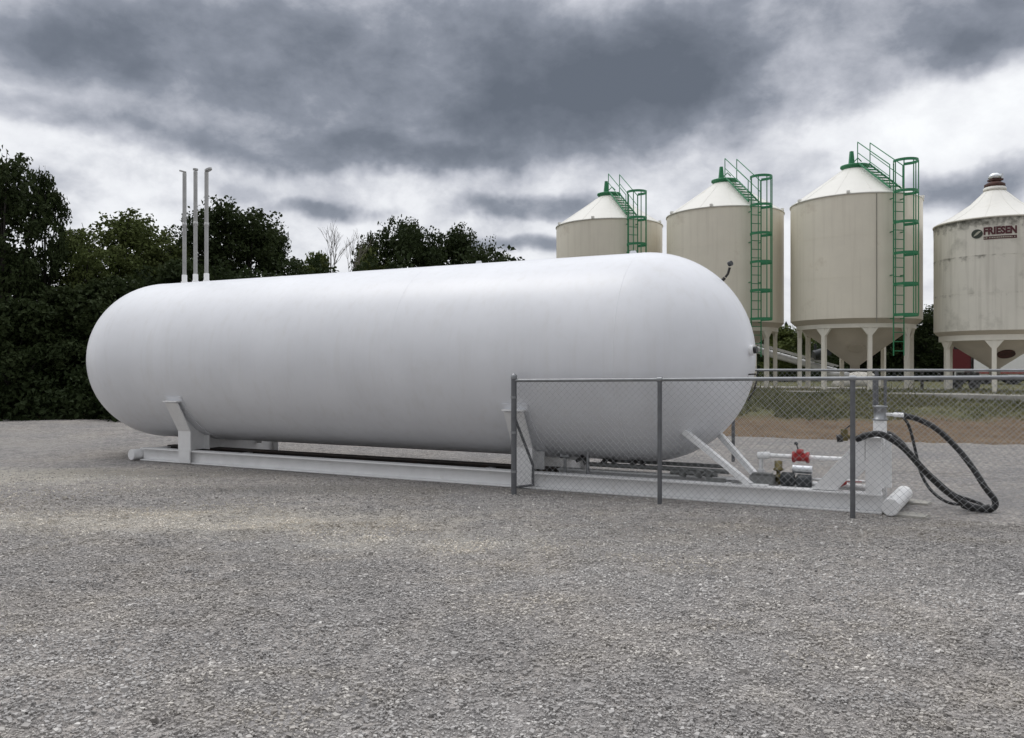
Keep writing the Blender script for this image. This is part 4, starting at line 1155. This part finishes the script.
tree('shrub', 'broadleaf_tree', 'small light green tree at the foot of the bare tree', 314, 254, 38, gl, .6, .6)
gm = 'dark trees showing above the middle of the tank'
tree('mound', 'broadleaf_tree', 'tallest dark round tree above the middle of the tank', 398, 219, 46, gm, .72, 2.6)
tree('broad', 'broadleaf_tree', 'dark tree just right of the tallest one above the tank', 436, 228, 47, gm, .85, .9)
tree('mound', 'broadleaf_tree', 'dark lower tree stepping down above the tank', 472, 234, 48, gm, .62, 4.0)
tree('open', 'broadleaf_tree', 'small green tree at the right end of the dark tree group', 503, 256, 48, gm, .6, 2.2)
tree('shrub', 'broadleaf_tree', 'low dark tree at the left end of the group above the tank', 372, 250, 45, gm, .65, 3.3)
gs = 'bushes in front of the trees on the left'
tree('bush', 'leafy_bush', 'leafy bush at the left picture edge on the gravel edge', 8, 300, 25.6, gs, 1.0, 1.0, 'bush')
tree('bush', 'leafy_bush', 'leafy bush between the left picture edge and the tank end', 72, 288, 27.0, gs, 1.1, 2.7, 'bush')
tree('bush', 'leafy_bush', 'leafy bush half hidden by the rounded left tank end', 128, 280, 28.0, gs, 1.05, 4.3, 'bush')
tree('bush', 'leafy_bush', 'leafy bush almost wholly hidden behind the left tank end', 185, 262, 30.0, gs, 1.0, 5.6, 'bush')
tree('open', 'broadleaf_tree', 'green tree filling the dip right of the tallest left tree', 78, 232, 28.5, gl, .8, 3.1)
gr = 'trees behind the bins'
tree('mound', 'broadleaf_tree', 'dark tree filling the gap between the smaller bin and its taller neighbour', 940, 306, 50, gr, 1.25, 1.2)
tree('shrub', 'broadleaf_tree', 'green tree low in the gap left of the nearest tall bin', 786, 328, 48, gr, 1.4, 3.0)
tree('broad', 'broadleaf_tree', 'dark tree seen between the legs of the nearest tall bin', 872, 322, 52, gr, 1.2, 4.9)
tree('mound', 'broadleaf_tree', 'dark tree right beside the trailer behind the smaller bin', 1010, 318, 56, gr, 1.2, .3)
tree('broad', 'broadleaf_tree', 'dark tree behind the conveyor left of the bin legs', 735, 326, 54, gr, 1.2, 2.0)

# bare tree
def bare():
    x = (333 - 512) / FPX * 39; zb = bank_z(x, 39); h = EYE + (370 - 226) / FPX * 39 - zb
    t_ = thing('bare_tree', 'leafless pale tree with fine twigs standing between the dark tree groups', 'tree', (x, 39, zb))
    r_ = random.Random(6); tr_ = MB(); tw = MB()
    def grow(p, d, ln, r, lev):
        q = p + d * ln * .5 + Vector((r_.uniform(-.06, .06), r_.uniform(-.06, .06), .0)) * ln; e_ = p + d * ln
        (tr_ if lev < 2 else tw).tube([p, q, e_], [r, r * .85, r * .7], 5, cap=False)
        if lev == 5: return
        for _ in range(2 if lev < 1 else 3):
            nd_ = (d + Vector((r_.uniform(-1, 1), r_.uniform(-1, 1), r_.uniform(-.15, .6))) * .62).normalized()
            grow(p + d * ln * r_.uniform(.6, 1), nd_, ln * r_.uniform(.55, .75), r * .58, lev + 1)
    grow(Vector((0, 0, -.2)), Vector((.02, 0, 1)), h * .46, .085, 0)
    tr_.build('trunk', bark_pale, t_); o_ = tw.build('branches', bark_pale, t_)
    zm = max(v[2] for v in tw.v); t_.scale = (.8, .8, h / zm)
bare()

# dark undergrowth under the left trees, and the far woods
def mass(name, label, cat, seed, n, fx, per, size, lm, rad):
    rng = np.random.default_rng(seed); cs = np.array([fx(rng) for _ in range(n)])
    V, Fq, tint = leaves(rng, cs, rad * (.6 + .8 * rng.random(n)), per, size)
    tag(mesh_np(name, V, Fq, lm, ('tint', tint * .6)), label, cat, kind='stuff')
def left_under(rng):
    u = rng.uniform(-32, -7); q = .25 + 7 * rng.random() ** 1.3
    x = BANK_P.x + u * BANK_N.y + q * BANK_N.x; y = BANK_P.y - u * BANK_N.x + q * BANK_N.y
    return (x, y, bank_z(x, y) + rng.random() ** 1.5 * min(.6 + q * .85, 4.6))
mass('undergrowth', 'dense dark undergrowth beneath the trees on the left', 'undergrowth', 41, 1500, left_under, 40, .17, leaf_dark, .42)
def far_wood(rng):
    x = rng.uniform(-30, 75); y = rng.uniform(72, 86); return (x, y, .9 + rng.random() * (3.3 + 1.2 * math.sin(x * .35) + .8 * math.sin(x * .9)))
mass('woodland', 'far dark woodland beyond the bins and the road', 'woodland', 42, 1300, far_wood, 24, .5, leaf_dark, 1.1)
def hedge(rng):
    x = rng.uniform(8, 34); y = rng.uniform(50, 57); return (x, y, .9 + rng.random() * 2.4)
mass('hedgerow_vegetation', 'dark hedge row between the bins and the road', 'hedge', 43, 420, hedge, 30, .3, leaf_dark, .7)

# grass on the bank
def grass():
    rng = np.random.default_rng(5); n = 90000
    u = rng.uniform(-8, 14, n); q = 2.2 + 8.5 * rng.random(n) ** .8
    x = BANK_P.x + u * BANK_N.y + q * BANK_N.x; y = BANK_P.y - u * BANK_N.x + q * BANK_N.y
    dens = value_noise(u * .9, q * .9, 12) * .6 + value_noise(u * 3, q * 3, 13) * .4
    k = (dens + (q - 3.4) * .22 > .44); x, y, q, u = x[k], y[k], q[k], u[k]; n = len(x)
    tt = np.clip(q / 7, 0, 1); z = .82 * (tt * .55 + .45 * tt * tt * (3 - 2 * tt)) - .03
    h = rng.uniform(.05, .16, n) * (.5 + value_noise(u * .7, q * .7, 14)); a = rng.uniform(0, 6.283, n); w_ = rng.uniform(.012, .028, n)
    tall_ = (rng.random(n) < .03) & (value_noise(u * 1.4, q * 1.4, 18) > .5); h = np.where(tall_, h * 2.6, h)
    lx, ly = rng.normal(0, .4, n) * h, rng.normal(0, .4, n) * h
    V = np.stack([np.stack([x - np.cos(a) * w_, y - np.sin(a) * w_, z], -1), np.stack([x + np.cos(a) * w_, y + np.sin(a) * w_, z], -1), np.stack([x + lx, y + ly, z + h], -1)], 1).reshape(-1, 3)
    tint = np.clip(.15 + .5 * value_noise(u * .6, q * .6, 15) + .4 * rng.random(n), 0, 1)
    tag(mesh_np('grass', V, np.arange(n * 3).reshape(n, 3), grass_mat, ('tint', tint)), 'rough green and straw coloured grass on top of the dirt bank', 'grass', kind='stuff')
grass()
